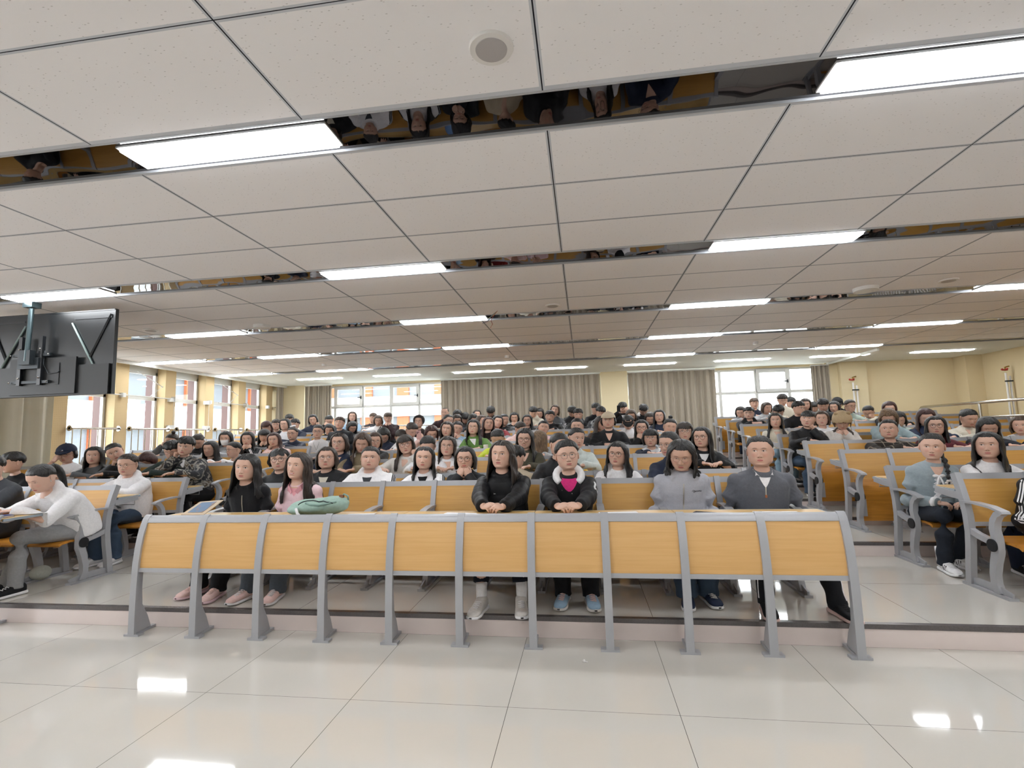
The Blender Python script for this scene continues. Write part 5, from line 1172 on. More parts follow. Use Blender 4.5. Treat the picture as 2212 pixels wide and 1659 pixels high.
def person(idx, row, hx, hy, hz, yaw, pitch, roll, hair, hc, gl, top, tc, pose, ex, lab):
    rng = np.random.default_rng(100 + idx)
    lod = 2 if ex.get('near') == 2 else (1 if (ex.get('near') or ex.get('m')) else 0)
    z0 = Z0[row - 1]; yb = YB[row - 1]
    px = hx - .05 * (roll / 20.0) + (.07 if pose in ('chinL', 'faceL') else -.07 if pose in ('chinR', 'faceR') else 0)
    px += HIPX[idx]
    if ex.get('Y'): px += .38
    O = Vector((px, yb - .23, z0))
    root = thing('person', lab, 'person', O, 'students seated in the hall')
    C = Vector((hx, hy, hz)) - O
    R = rotm(yaw, pitch, roll); Rh = rotm(yaw * .35, pitch * .45 - 4, roll * .4)
    male = hair in MALE or ex.get('wideb')
    bulk = BULK[top] * (1.10 if ex.get('wideb') else 1.0) * (1.02 if male else .95)
    fat = {'C': 0}.get(hair, 0) + (.11 if ex.get('wideb') and lod else 0)
    # ---- head and neck: neck rings follow the torso, skull follows the face direction
    V, F, A = head_grid(lod, rng, fat)
    wgt = np.clip((V[:, 2] + .170) / .075, 0, 1)[:, None]
    Rn, Rhn = np.array(R), np.array(Rh)
    piv = np.array([0, .025, -.10])
    Vh = (V - piv) @ Rn.T; Vb = (V - piv) @ Rhn.T
    Cn = np.array(C) + piv @ Rn.T
    HV = Vh * wgt + Vb * (1 - wgt) + Cn
    toH = lambda P: (np.asarray(P) - piv) @ Rn.T + Cn
    N = Vector(((np.array([0, .012, -.150]) - piv) @ Rhn.T + Cn).tolist())
    H = Vector((0, 0, .47))
    Mid = (H + N) / 2 + Vector((0, .07 + .10 * max(0, -(N.y - H.y) - .1), .02))
    Bz = lambda t: H * (1 - t) ** 2 + Mid * 2 * t * (1 - t) + N * t * t
    psi = radians(max(-30, min(30, yaw * .22)) if abs(yaw) < 100 else 0)
    X = Vector((cos(psi), sin(psi), 0))
    if abs(yaw) > 100: pass
    def frame(t):
        T = (Bz(min(1, t + .03)) - Bz(max(0, t - .03))).normalized(); Fw = X.cross(T).normalized() * -1
        if Fw.y > 0: Fw = -Fw
        return T, Fw
    def ringpts(t, a, b, n=20, up=0.0, e=.82):
        T, Fw = frame(t); c = Bz(t) + T * up; r = []
        for j in range(n):
            q = 2 * pi * j / n; cx, cyy = sin(q), cos(q)
            r.append(tuple(c + X * a * math.copysign(abs(cx) ** e, cx) + Fw * b * math.copysign(abs(cyy) ** e, cyy)))
        return r
    # ---- arms
    zd = .731 if row > 1 else .762 * S - z0; ye = (3.157 + .385) * S - O.y if row == 1 else YB[row - 2] + .30 * S - O.y
    shz = .152 * bulk * (1.04 if male else .98)
    T84, F84 = frame(.86)
    Sh = {s: Bz(.86) + X * (s * shz) - T84 * .030 for s in (-1, 1)}
    cx = px - px
    cl = lambda s, x, y, z: Vector((x * s + N.x * .5, y, z))
    reach = max(ye - .02, N.y - .36)
    dsk = min(reach, -.30)
    Wt, Hd = {}, {}
    def setp(s, kind):
        if kind == 'desk': Wt[s] = cl(s, .10, dsk - .07, zd + .035); Hd[s] = ('flat', (-s * .8, -.6, 0), (0, 0, -1))
        elif kind == 'clasp': Wt[s] = cl(s, .088, dsk - .08, zd + .045); Hd[s] = ('curl', (-s, -.75, .0), (-s * .3, .5, -1))
        elif kind == 'lap': Wt[s] = cl(s, .11, -.33, .575); Hd[s] = ('curl', (-s, -.5, -.1), (0, .3, -1))
        elif kind == 'deskL': Wt[s] = Vector((N.x - .10 + s * .06, dsk - .10 + .04 * s, zd + .035)); Hd[s] = ('flat', (-.8, -.5, 0), (0, 0, -1))
        elif kind == 'mouth':
            w = toH([[s * .052, -.135, -.165]])[0]; Wt[s] = Vector(w.tolist()); Hd[s] = ('fist', (-s * .45, .0, .9), (-s * .4, .9, -.1))
        elif kind == 'chin':
            w = toH([[s * .085, -.070, -.165]])[0]; Wt[s] = Vector(w.tolist()); Hd[s] = ('fist', (-s * .05, .0, 1), (-s * .9, .45, 0))
        elif kind == 'face':
            w = toH([[s * .10, -.13, -.07]])[0]; Wt[s] = Vector(w.tolist()); Hd[s] = ('curl', (-s * .75, .0, .65), (-s * .2, 1, 0))
        elif kind == 'phone': Wt[s] = Vector((s * .09 + C.x - .02, C.y - .26, C.z - .12)); Hd[s] = ('curl', (-s * .3, -.1, .9), (0, 1, 0))
    pp = {'desk': ('desk', 'desk'), 'clasp': ('clasp', 'clasp'), 'lap': ('lap', 'lap'), 'mouth': ('mouth', 'mouth'), 'chinL': ('chin', 'desk'), 'chinR': ('desk', 'chin'),
          'faceL': ('face', 'desk'), 'faceR': ('desk', 'face'), 'deskL': ('deskL', 'deskL'), 'phone': ('phone', 'desk'), 'phoneL': ('phone', 'phone')}[pose]
    setp(-1, pp[0]); setp(1, pp[1])
    arms = {}
    hn = np.array([tuple(p) for p in ()])
    bm_v, bm_f, bm_a = [HV], list(F), [A]
    nv = len(HV)
    def addp(V2, F2):
        nonlocal nv
        bm_v.append(np.asarray(V2)); bm_f.extend([tuple(a + nv for a in q) for q in F2]); bm_a.append(np.zeros((len(V2), 3))); nv += len(V2)
    for s in (-1, 1):
        raised = pp[0 if s < 0 else 1] in ('mouth', 'chin', 'face')
        pole = Vector((s * .75, .25, -.55)) if not raised else Vector((s * .75, -.3, -1.0))
        if pose == 'lap': pole = Vector((s * .22, .5, -.85))
        E, W = ik(Sh[s], Wt[s], .265 if not male else .285, .235 if not male else .25, pole)
        if pose == 'lap':
            E = Sh[s] + Vector((s * (.10 if male else .065), .0, -.255)); W = E + Vector((-s * (.13 if male else .10), -.215, .0)); 
        if not raised and pose != 'lap' and E.z < zd + .03 and E.y < dsk: E = Vector((E.x, E.y, zd + .045))
        arms[s] = (Sh[s], E, W)
        nm, d, n = Hd[s]
        hv, hf = hand_at(nm, lod, s < 0, W, d, n); addp(hv, hf)
        mb = MB(); mb.tube([tuple(E), tuple((E + W) / 2), tuple(W)], [.034, .032, .025], 8); addp(np.array(mb.v), mb.f)
    mb = MB(); mb.grid(np.array([ringpts(t, a, b, 12) for t, a, b in ((0, .12, .09), (.4, .11, .08), (.8, .13, .07), (.93, .06, .05), (1.0, .045, .045))]), closed=True)
    addp(np.array(mb.v), mb.f)
    BV = np.vstack(bm_v)
    body = link('body', np_mesh('body', BV, bm_f, [M_SKIN], attr=np.vstack(bm_a)), root)
    body['eye_open'] = .25 if pitch >= 20 else (float(rng.uniform(.7, .95)) if not ex.get('smile') else .5)
    body['smile'] = 1.0 if ex.get('smile') else float(rng.uniform(-.1, .2)); body['gaze'] = float(np.clip(yaw / 25 + rng.uniform(-.4, .4), -1, 1)); body['skin_tone'] = float(rng.uniform(0, .35))
    # ---- upper garment
    hip = (.185, .135) if top in ('coat', 'puffer', 'hoodie', 'furcoat') else (.165, .125)
    prof = [(-.04, hip[0] * .96, hip[1]), (.0, hip[0], hip[1]), (.2, hip[0] * .99, hip[1]), (.45, .176, .124), (.66, .180, .120), (.80, .182, .106), (.89, .158, .090), (.955, .104, .072), (.99, .074, .064), (1.0, .062, .057)]
    mb = MB(); k = bulk
    mb.grid(np.array([ringpts(max(t, 0), a * k, b * k * (1.08 if ex.get('wideb') else 1), up=(.014 if t >= 1 else min(t, 0))) for t, a, b in prof]), closed=True)
    n = 20; mb.f.append(tuple(range(n))); mb.mi.append(0); q0 = (len(prof) - 1) * n; mb.f.append(tuple(range(q0 + n - 1, q0 - 1, -1))); mb.mi.append(0)
    r1, r2, r3, r4 = (.060 * k, .062 * k, .058 * k, .047 * k)
    if top == 'tee': r2, r3, r4 = .055, .046, .040
    if top == 'puffer': r4 = .052
    for s in (-1, 1):
        a, e, w_ = arms[s]; dd = (w_ - e).normalized(); cuff = w_ + dd * .018 if top != 'tee' else w_ - dd * .12
        inn = Bz(.84) + X * (s * shz * .45)
        mb.tube([tuple(inn), tuple(a), tuple(a.lerp(e, .5)), tuple(e), tuple(e.lerp(cuff, .5)), tuple(cuff)], [r1 * .9, r1, r2, r3 * 1.03, (r3 + r4) / 2, r4], 14)
        mb.ball(e, r3 * 1.0, 12, 8); mb.ball(a, r1 * 1.0, 12, 8)
    hoodcol = ex.get('hoodc') or ('white' if top == 'hooded' else tc)
    hood = None
    if ex.get('hood') or top in ('hoodie', 'hooded', 'hooded2', 'furcoat'):
        hb = MB(); pts = []; rad = []; Tn, Fn = frame(.97)
        for j in range(15):
            q = -2.35 + 4.7 * j / 14; w2 = (1 - cos(q)) / 2 if False else (1 + cos(q)) / 2
            # q=0 is the nape
            p = Bz(.97) + X * sin(q) * .098 - Fn * (cos(q) * .088) + Tn * (-.028 + .048 * w2) + Fn * (.01)
            pts.append(tuple(p)); rad.append(.024 + .026 * w2)
        hb.tube(pts, rad, 12)
        if hoodcol == tc and top != 'furcoat': mb.v, mb.f, mb.mi = mb.v + [tuple(v) for v in hb.v], mb.f + [tuple(i + len(mb.v) for i in f) for f in hb.f], mb.mi + hb.mi
        else: hood = hb
    elif top in ('puffer', 'coat', 'jacket', 'sweater') and not (top == 'sweater' and not ex.get('zip') and not ex.get('halfzip')):
        Tn, Fn = frame(.98)
        for j in range(1):
            pts = []
            for q in np.linspace(-2.55, 2.55, 15):
                pts.append(tuple(Bz(.985) + X * sin(q) * .070 - Fn * (cos(q) * .062) + Tn * .006))
            mb.tube(pts, .020 if top != 'puffer' else .026, 8)
    vox = {0: .019, 1: .013, 2: .0078}[lod]
    GV, GF, GN = ev_remesh(mb, vox, {0: 2, 1: 3, 2: 6}[lod])
    segd = []
    # distance and arc length to each sleeve
    def seg(P, a, b):
        a, b = np.array(a), np.array(b); d = b - a; t = np.clip(((P - a) @ d) / (d @ d), 0, 1); return np.linalg.norm(P - (a + t[:, None] * d), axis=1), t * np.linalg.norm(d)
    arc = np.zeros(len(GV)); best = np.full(len(GV), 9.0)
    for s in (-1, 1):
        a, e, w_ = arms[s]; L1 = (e - a).length
        for (p, q, off) in ((a, e, 0), (e, w_, L1)):
            dd, tt = seg(GV, p, q); mk = dd < best; best[mk] = dd[mk]; arc[mk] = tt[mk] + off
    onarm = best < .075 * k
    Hn, Nn = np.array(H), np.array(N); axis = (Nn - Hn) / np.linalg.norm(Nn - Hn); tor = (GV - Hn) @ axis
    coord = np.where(onarm, arc, tor)
    amp = {0: .5, 1: .8, 2: 1.0}[lod]
    if top == 'puffer':
        disp = .0045 * (np.abs(np.sin(coord * pi / .105 + .5 * sines(GV, rng, 10))) ** .5 - .6) + .004 * sines(GV, rng, 40) + .004 * sines(GV, rng, 18)
    else:
        disp = .0048 * sines(GV, rng, 22) + np.where(onarm, .0032 * np.sin(arc * 62 + 3 * sines(GV, rng, 14)) * np.exp(-((arc - .27) / .16) ** 2), 0) + .0025 * sines(GV, rng, 55)
        if not onarm.all(): disp = disp + np.where(~onarm, .004 * np.sin(tor * 34 + 4 * sines(GV, rng, 9)) * np.clip((.25 - tor) / .15, 0, 1), 0)
    GV = GV + GN * (disp * amp)[:, None]
    # keep sleeves and chest off the desk surface
    low = (GV[:, 2] < zd + .004) & (GV[:, 1] < dsk + .02) & onarm
    GV[low, 2] = zd + .004
    mats = [cloth_mat(top, tc)]; mi = None
    sleeve = {'whitenavy': 'navy', 'brownwhite': 'offwhite'}.get(tc)
    if top == 'tee' and False: pass
    if sleeve:
        mats.append(cloth_mat(top, sleeve)); mi = [1 if sum(onarm[i] for i in f) >= 3 else 0 for f in GF]
    gar = link(TOPNAME[top], np_mesh(TOPNAME[top], GV, GF, mats, mi=mi), root)
    bvh = BVHTree.FromPolygons([Vector(v) for v in GV.tolist()], GF)
    if hood:
        HVv, HFf, _ = ev_remesh(hood, vox * .9, 4)
        link('hood', np_mesh('hood', HVv, HFf, [cloth_mat('furcoat' if top == 'furcoat' else 'hoodie', 'offwhite' if top == 'furcoat' else hoodcol)]), root)
        hb2 = BVHTree.FromPolygons([Vector(v) for v in HVv.tolist()], HFf)
    tF = [f for f in GF if not any(onarm[i] for i in f)]
    bvt = BVHTree.FromPolygons([Vector(v) for v in GV.tolist()], tF)
    # ---- neckline insert
    def front_ray(t, x, up=0):
        T, Fw = frame(t); p = Bz(t) + T * up + X * x; return (p + Fw * .45, -Fw)
    inn = ex.get('inner') or ex.get('collar')
    if lod and (inn or top in ('coat', 'jacket', 'cardigan')):
        skinv = not inn
        wd_, dp = (.052, .22) if top != 'hooded' else (.078, .22)
        if ex.get('collar'): wd_, dp = .040, .15
        rows = [[front_ray((.985 if top != 'hooded' else .998) - dp * v, u * wd_ * (1 - v) ** (.8 if top != 'hooded' else .6) + 0) for u in np.linspace(-1, 1, 7)] for v in np.linspace(0, .97, 8)]
        decal('undershirt' if inn else 'neckline', bvt, rows, cloth_mat('tee', inn) if inn else M_SKIN, root, .003, .02)
    elif inn and not lod:
        rows = [[front_ray(.97 - .2 * v, u * .045 * (1 - v)) for u in np.linspace(-1, 1, 3)] for v in (0, .5, .95)]
        decal('undershirt', bvt, rows, cloth_mat('tee', inn), root, .004, .02)
    if ex.get('collar'):
        for s in (-1, 1):
            cb = MB(); Tn, Fn = frame(.985)
            c0 = Bz(.985) + Tn * .012
            c0 = c0 + Tn * .012
            P0 = [c0 + X * s * .070 + Fn * .0, c0 + X * s * .058 + Fn * .055, c0 + X * s * .014 + Fn * .092 - Tn * .035]
            P1 = [p - Tn * .045 + (p - c0).normalized() * .018 for p in P0]
            P1[2] = P0[2] - Tn * .035 + X * s * .022
            A_ = np.array([[tuple(p) for p in P0], [tuple(p) for p in P1]]); B_ = A_ - np.array(tuple(Fn)) * .006
            cb.grid(np.array([np.vstack([a_, b_[::-1]]) for a_, b_ in zip(A_, B_)]), closed=True); cb.f += [(0, 1, 2, 3, 4, 5), (11, 10, 9, 8, 7, 6)]; cb.mi += [0, 0]
            link('collar', cb.mesh('collar', cloth_mat('tee', ex['collar'])), root)
    M_ZIP = flat('zip_metal', srgb('b8b2a4'), .35, .9)
    if ex.get('zip') or ex.get('halfzip'):
        t1 = .985 - (.13 if ex.get('zip') or ex.get('halfzip') else .2); t2 = .05 if not ex.get('halfzip') else .70
        if ex.get('halfzip'): t1 = .86
        rows = [[front_ray(t, u) for u in (-.0035, .0035)] for t in np.linspace(t1, t2, 24)]
        decal('zip', bvt, rows, M_ZIP, root, .003, .004)
    if ex.get('halfzip'):
        rows = [[front_ray(t, u) for u in (-.007, .007)] for t in (.70, .65)]; decal('zip_pull', bvt, rows, flat('tan_leather', srgb('a0603a'), .6), root, .009, .004)
    if ex.get('logo'):   # small white slanted emblem on the chest
        for a, b, c_, d_ in ((-.105, -.060, .74, .014), (-.092, -.045, .72, .012)):
            rows = [[front_ray(c_ + (.012 if a > -.09 else 0) * (u - a) / (b - a) + q * d_ * .5, u) for u in np.linspace(a, b, 4)] for q in (1, 0)]
            decal('chest_emblem', bvt, rows, cloth_mat('tee', 'white'), root, .004, .003)
    if ex.get('script'):  # small dark handwritten word on the chest
        pts = []
        for i in range(90):
            a_ = i * .42; sc_ = 2.0 if i < 16 else (1.5 if i > 80 else .9)
            x_ = .072 + .062 * i / 89 - .0042 * cos(a_) * sc_
            o, d = front_ray(.70 + .011 * sin(a_) * sc_, x_); h = bvt.ray_cast(o, d, 1.5)
            if h[0] is not None: pts.append(tuple(h[0] - d * .002))
        mbx = MB(); mbx.tube(pts, .0012, 5); link('chest_lettering', mbx.mesh('chest_lettering', cloth_mat('tee', 'black'), smooth=True), root)
    if ex.get('patch'):   # white outlined sleeve panel, small white label and chest print
        a, e, w_ = arms[1]; out = Vector((.80, -.60, .0)).normalized(); ax = (e - a).normalized(); sd = ax.cross(out).normalized(); cpt = a.lerp(e, .45)
        def pr(u, v): return (cpt + ax * v + sd * u + out * .3, -out)
        for (u0, v0, u1, v1) in ((-.034, -.075, .034, -.085), (-.034, -.075, -.036, .045), (.034, -.085, .036, .06)):
            rows = []
            for q in np.linspace(0, 1, 8):
                u_, v_ = u0 + (u1 - u0) * q, v0 + (v1 - v0) * q
                if abs(u1 - u0) > .05: rows.append([pr(u_, v_ - .006), pr(u_, v_ + .006)])
                else: rows.append([pr(u_ - .006, v_), pr(u_ + .006, v_)])
            decal('sleeve_piping', bvh, rows, cloth_mat('tee', 'white'), root, .004, .004)
        decal('sleeve_label', bvh, [[pr(u, v) for u in (-.012, .005, .022)] for v in (.0, .012, .025)], cloth_mat('tee', 'white'), root, .004, .004)
        for q in range(5):
            rows = [[front_ray(.50 + dz, .03 + q * .010 + du) for du in (0, .004)] for dz in (0, .05 if q % 2 == 0 else .035)]
            decal('chest_print', bvt, rows, cloth_mat('tee', 'white'), root, .004, .003)
        for dx, tt in ((-.06, .80), (.02, .74), (.07, .8)):
            o, d = front_ray(tt, dx); h = bvt.ray_cast(o, d, 1.5)
            if h[0] is not None: mbx = MB(); mbx.ball(h[0], .006, 8, 6); link('snap_button', mbx.mesh('snap_button', M_STEEL), root)
    if ex.get('stripe'):
        cst = ex['stripe']
        for s in (-1, 1):
            a, e, w_ = arms[s]; nS = (5, 10, 16)[lod]
            outw = Vector((s * .80, -.55, .25)).normalized()
            P_ = [a.lerp(e, -.25 + 1.25 * i / nS) for i in range(nS + 1)] + [e.lerp(w_, .9 * i / nS) for i in range(1, nS + 1)]
            axs = (e - a).normalized(); sd = axs.cross(outw).normalized()
            for q in range(3 if lod else 2):
                rows = []
                for i, p in enumerate(P_):
                    ax2 = ((e - a) if i <= nS else (w_ - e)).normalized(); o2 = (outw - ax2 * outw.dot(ax2)).normalized(); s2 = ax2.cross(o2).normalized()
                    c0 = p + s2 * ((q - 1) * .019)
                    rows.append([(c0 + s2 * -.0048 + o2 * .3, -o2), (c0 + s2 * .0048 + o2 * .3, -o2)])
                decal('sleeve_stripe', bvh, rows, cloth_mat('tee', cst), root, .003, .004)
    if ex.get('lace'):   # white lace trim, bow and cuffs
        M_L = cloth_mat('tee', 'white'); mbx = MB(); Tn, Fn = frame(.93)
        pts = []
        for q in np.linspace(-2.0, 2.0, 40):
            o = Bz(.97) + X * sin(q) * .085 + Fn * cos(q) * .075 - Tn * (.02 + .09 * max(0, cos(q)) ** 2); pts.append((o.x, o.y - .012, o.z))
        mbx.tube(pts, [.010 + .003 * sin(i * 2.2) for i in range(40)], 6); link('lace_collar', mbx.mesh('lace_collar', M_L, smooth=True), root)
        for s in (-1, 1):
            _, e, w_ = arms[s]; d = (w_ - e).normalized(); mbx = MB(); mbx.tube([tuple(w_ - d * .02), tuple(w_), tuple(w_ + d * .015)], [.05, .056, .048], 14); link('lace_cuff', mbx.mesh('lace_cuff', M_L, smooth=True), root)
        rows = [[front_ray(t, u + .012 * sin(t * 60)) for u in (-.02, 0, .02)] for t in np.linspace(.82, .15, 22)]; decal('lace_placket', bvt, rows, M_L, root, .006, .006)
        o, d = front_ray(.80, 0); h = bvt.ray_cast(o, d, 1.5)[0] or (Bz(.8) + Vector((0, -.12, 0)))
        mbx = MB()
        for s in (-1, 1): mbx.ball(h + Vector((s * .028, -.012, .0)), (.026, .008, .014), 10, 8); mbx.tube([tuple(h + Vector((0, -.012, 0))), tuple(h + Vector((s * .02, -.02, -.05))), tuple(h + Vector((s * .03, -.025, -.10)))], [.006, .010, .007], 6)
        link('lace_bow', mbx.mesh('lace_bow', M_L, smooth=True), root)
    if top == 'sailor':
        for q in (0, .018):
            rows = [[front_ray(.80 - q - .02 * v + .06 * abs(u) ** 1.5 * 4, u) for v in (0, .5)] for u in np.linspace(-.11, .11, 16)]
            decal('sailor_stripe', bvt, rows, cloth_mat('tee', 'navy'), root, .003, .003)
    if ex.get('neck'):
        pts = []
        for q in np.linspace(-1, 1, 20):
            o, d = front_ray(.95 - .42 * (1 - abs(q)) ** .9, .055 * q); h = bvt.ray_cast(o, d, 1.5)
            if h[0] is not None: pts.append(tuple(h[0] - d * .003))
        if len(pts) > 3: mbx = MB(); mbx.tube(pts, .002, 4); link('necklace', mbx.mesh('necklace', M_BLACK), root)
    # ---- trousers and shoes
    feet = None
    for k_, v_ in FEET.items():
        if lab.startswith(k_): feet = v_
    tr = ex.get('tr'); tcn = {'track': 'track'}.get(tr, tr) or str(rng.choice(['navy', 'black', 'denim', 'charcoal']))
    mb = MB(); ank = {}
    show = bool(tr)
    wide = 1.35 if ex.get('wide') else (1.15 if tr in ('jeangrey', 'black', 'denim') else 1.0)
    for s in (-1, 1):
        hp = Vector((s * .085, -.03, .455))
        if feet:
            f = feet[0 if s < 0 else 1]; an = Vector((f[0] - O.x, f[1] + .17 - O.y, .085))
        else: an = Vector((s * .10, -.40, .085))
        kn_t = hp.lerp(an, .5); kd = an - hp
        ky = min(-.38, an.y + .05); kn = Vector((s * .11 + (an.x - s * .1) * .55, max(-.47, min(-.36, (an.y + .04))), .475))
        if ex.get('Y'): kn = Vector((s * .10 - .20, -.42, .47))
        kn.z = .47
        ank[s] = an
        ac = ex.get('ankle', .0); end = an.lerp(kn, ac) if ac else an + Vector((0, 0, -.03))
        r = .076 if lod else .074
        w0 = .055 * wide
        mb.tube([tuple(hp + Vector((0, .06, 0))), tuple(hp.lerp(kn, .4)), tuple(kn), tuple(kn.lerp(end, .35)), tuple(kn.lerp(end, .7)), tuple(end)], [.105, .088, .068, .064 * (1 + (wide - 1) * .5), .058 * wide, w0 * 1.05], 12 if lod else 8)
        if lod: mb.ball(kn, .068, 12, 8)
    mb.ball((0, .0, .46), (.165, .13, .085), 14 if lod else 10, 8)
    if show and lod:
        TV, TF, TN = ev_remesh(mb, .011, 3)
        TV = TV + TN * (.005 * sines(TV, rng, 28) + .004 * np.sin(TV[:, 2] * 45 + 3 * sines(TV, rng, 12)))[:, None]
        link('trousers', np_mesh('trousers', TV, TF, [cloth_mat('trousers', tcn)]), root)
        if tr == 'track':
            tb = BVHTree.FromPolygons([Vector(v) for v in TV.tolist()], TF)
            for s in (-1, 1):
                kn_ = Vector((s * .11 + (ank[s].x - s * .1) * .55, 0, .47)); kn_.y = max(-.47, min(-.36, ank[s].y + .04))
                for q in range(3):
                    rows = []
                    for i in range(12):
                        p = kn_.lerp(ank[s], .05 + .9 * i / 11) + Vector((0, (q - 1) * .02 - .01, 0)); o = Vector((-1 if s < 0 else 1, -.55, 0)).normalized()
                        rows.append([(p + Vector((0, -.005, 0)) + o * .25, -o), (p + Vector((0, .005, 0)) + o * .25, -o)])
                    decal('side_stripe', tb, rows, cloth_mat('tee', 'white'), root, .003, .003)
    else: link('trousers', mb.mesh('trousers', cloth_mat('trousers', tcn), smooth=True), root)
    if show or row <= 3:
        kind = ex.get('shoe') or ('whiteplat' if 'cream padded coat and wide' in lab else 'def')
        mu, ms, ml, mt = shoe_meshes(*SHOES[kind])
        for s in (-1, 1):
            d = ank[s]; so = link('shoe', mu, root, (d.x, d.y - .02, 0.002), (0, 0, s * .16)); link('sole', ms, so)
            if lod: link('laces', ml, so)
            if mt: link('shoe_stripe', mt, so)
            if ex.get('ankle') or ex.get('sock') or tr == 'track':
                mbx = MB(); mbx.tube([(d.x, d.y + .03, .06), (d.x, d.y + .035, .20)], [.038, .042], 12)
                link('sock', mbx.mesh('sock', cloth_mat('tee', 'white'), smooth=True), root)
                if ex.get('ankle'): mbx = MB(); mbx.tube([(d.x, d.y + .035, .19), (d.x, d.y + .03, .30)], [.038, .046], 12); link('calf', mbx.mesh('calf', M_SKIN, smooth=True), root)
    # ---- hair
    st = 'L' if hair == 'TL_' else hair
    if hair == 'hood': st = 'T'
    parts, tubes = hair_geo(st, lod, rng, ex.get('short'))
    mb = MB()
    for A_, closed in parts:
        P = A_.reshape(-1, 3)
        W_ = toH(P)
        # hanging locks stay vertical: blend to the unrotated frame below the jaw
        lowk = np.clip((-.06 - P[:, 2]) / .10, 0, 1)[:, None]
        if lowk.max() > 0:
            ps = P.copy(); ps[:, 2] = np.maximum(ps[:, 2], -.06)
            base_ = toH(ps); hang = base_ + np.array([0, 0, 1]) * (P[:, 2:3] - ps[:, 2:3])
            W_ = np.where(P[:, 2:3] < -.06, hang, W_)
            for i in np.nonzero(P[:, 2] < -.10)[0]:
                v = Vector(W_[i]); h = bvh.find_nearest(v, .16)
                if h[0] is not None:
                    dn = (v - h[0]).dot(h[1]); gap = .006 + .006 * (i % 2)
                    if dn < gap: W_[i] = tuple(h[0] + h[1] * gap)
        mb.grid(W_.reshape(A_.shape), closed=closed)
    for pts, r in tubes:
        P = toH(np.array(pts, float)); n_ = max(8, len(pts) * 2) if len(pts) < 10 else len(pts)
        if lod and len(pts) < 10: P = crs(P, n_); r = np.interp(np.linspace(0, 1, n_), np.linspace(0, 1, len(pts)), r)
        P = [Vector(p) for p in P]
        for i, p in enumerate(P):
            h = bvh.find_nearest(p, .2)
            if h[0] is not None and (p - h[0]).dot(h[1]) < r[i]: P[i] = h[0] + h[1] * (r[i] * .9)
        mb.tube([tuple(p) for p in P], list(r), 10); 
    if hair == 'TL':
        mbx = MB(); c = P[-6]
        for q in range(6): mbx.ball(c + Vector((.022 * cos(q), -.016 + .004 * sin(q * 2), .022 * sin(q))), (.014, .008, .012), 8, 6)
        link('scrunchie', mbx.mesh('scrunchie', cloth_mat('tee', 'offwhite'), smooth=True), root)
    hr = link('hair', mb.mesh('hair', hair_mat(hc), smooth=True), root)
    R4 = R.to_4x4()
    def onhead(name, mb_, mats, smooth=True):
        mb_.v = [tuple(p) for p in toH(np.array(mb_.v, float))]; return link(name, mb_.mesh(name, mats, smooth=smooth), root)
    if hair == 'C' or hair == 'V':
        cc = ex.get('capc', 'black'); mb = MB()
        if hair == 'C':
            a = np.linspace(-pi, pi, 32, endpoint=False); rows = []
            for t in np.linspace(0, 1, 10):
                th = np.radians(np.interp(np.abs(np.degrees(a)), [0, 90, 180], [72, 86, 100])) * t
                rows.append(skull(a, th, np.full(32, .024 if t < .95 else .020)) + np.array([0, 0, .004]))
            mb.grid(np.array(rows), closed=True); mb.ball((0, .004, .150), .008, 8, 6)
        else:
            a = np.linspace(-pi, pi, 32, endpoint=False); mb.grid(np.array([skull(a, np.full(32, radians(q)), np.full(32, .014)) for q in (60, 72)]), closed=True)
        a = np.linspace(-1.05, 1.05, 15); r0 = skull(a, np.full(15, radians(72)), np.full(15, .018)); r1 = r0.copy()
        r1[:, 1] -= .065 * np.cos(a * .9); r1[:, 2] -= .022 * np.cos(a) + .0; r1[:, 0] *= .96
        rr = np.array([np.vstack([r0, (r0 - [0, 0, .006])[::-1]]), np.vstack([r1, (r1 - [0, 0, .006])[::-1]])]); mb.grid(rr, closed=True); k_ = len(mb.v) - 30
        mb.f.append(tuple(range(k_, k_ + 30))); mb.mi.append(0)
        hat = onhead('cap' if hair == 'C' else 'visor_band', mb, cloth_mat('jacket', cc))
        if cc == 'navy': m2 = MB(); m2.ball((.012, -.118, .082), (.010, .003, .005), 8, 6); onhead('cap_emblem', m2, cloth_mat('tee', 'white'))
        if cc == 'black' and hair == 'C': m2 = MB(); m2.ball((0, -.116, .080), (.022, .003, .006), 8, 6); onhead('cap_emblem', m2, cloth_mat('tee', 'white'))
    if hair == 'F':
        mb = MB(); a = np.linspace(-pi, pi, 40, endpoint=False); rows = []
        for t in np.linspace(0, 1, 14):
            th = np.radians(np.interp(np.abs(np.degrees(a)), [0, 90, 180], [74, 108, 130])) * t
            rows.append(skull(a, th, .035 + .004 * np.sin(a * 13 + t * 30) + .003 * np.sin(a * 29 - t * 50)))
        mb.grid(np.array(rows), closed=True)
        for s in (-1, 1): mb.ball((s * .075, -.01, .135), (.030, .018, .030), 12, 8)
        fm_ = cloth_mat('furcoat', 'tan'); onhead('fluffy_hat', mb, fm_)
    if hair == 'hood':
        mb = MB(); a = np.linspace(-pi, pi, 36, endpoint=False); rows = []
        for t in np.linspace(0, 1, 12):
            th = np.radians(np.interp(np.abs(np.degrees(a)), [0, 35, 50, 70, 180], [52, 62, 110, 138, 150])) * t; rows.append(skull(a, th, np.full(36, .026)))
        mb.grid(np.array(rows), closed=True); onhead('raised_hood', mb, cloth_mat('hoodie', tc))
    if ex.get('clip'):
        mb = MB(); mb.ball((-.02, .02, .135), (.045, .022, .018), 12, 8); mb.ball((.02, .02, .145), (.035, .02, .02), 12, 8); onhead('hair_bow', mb, cloth_mat('tee', 'white'))
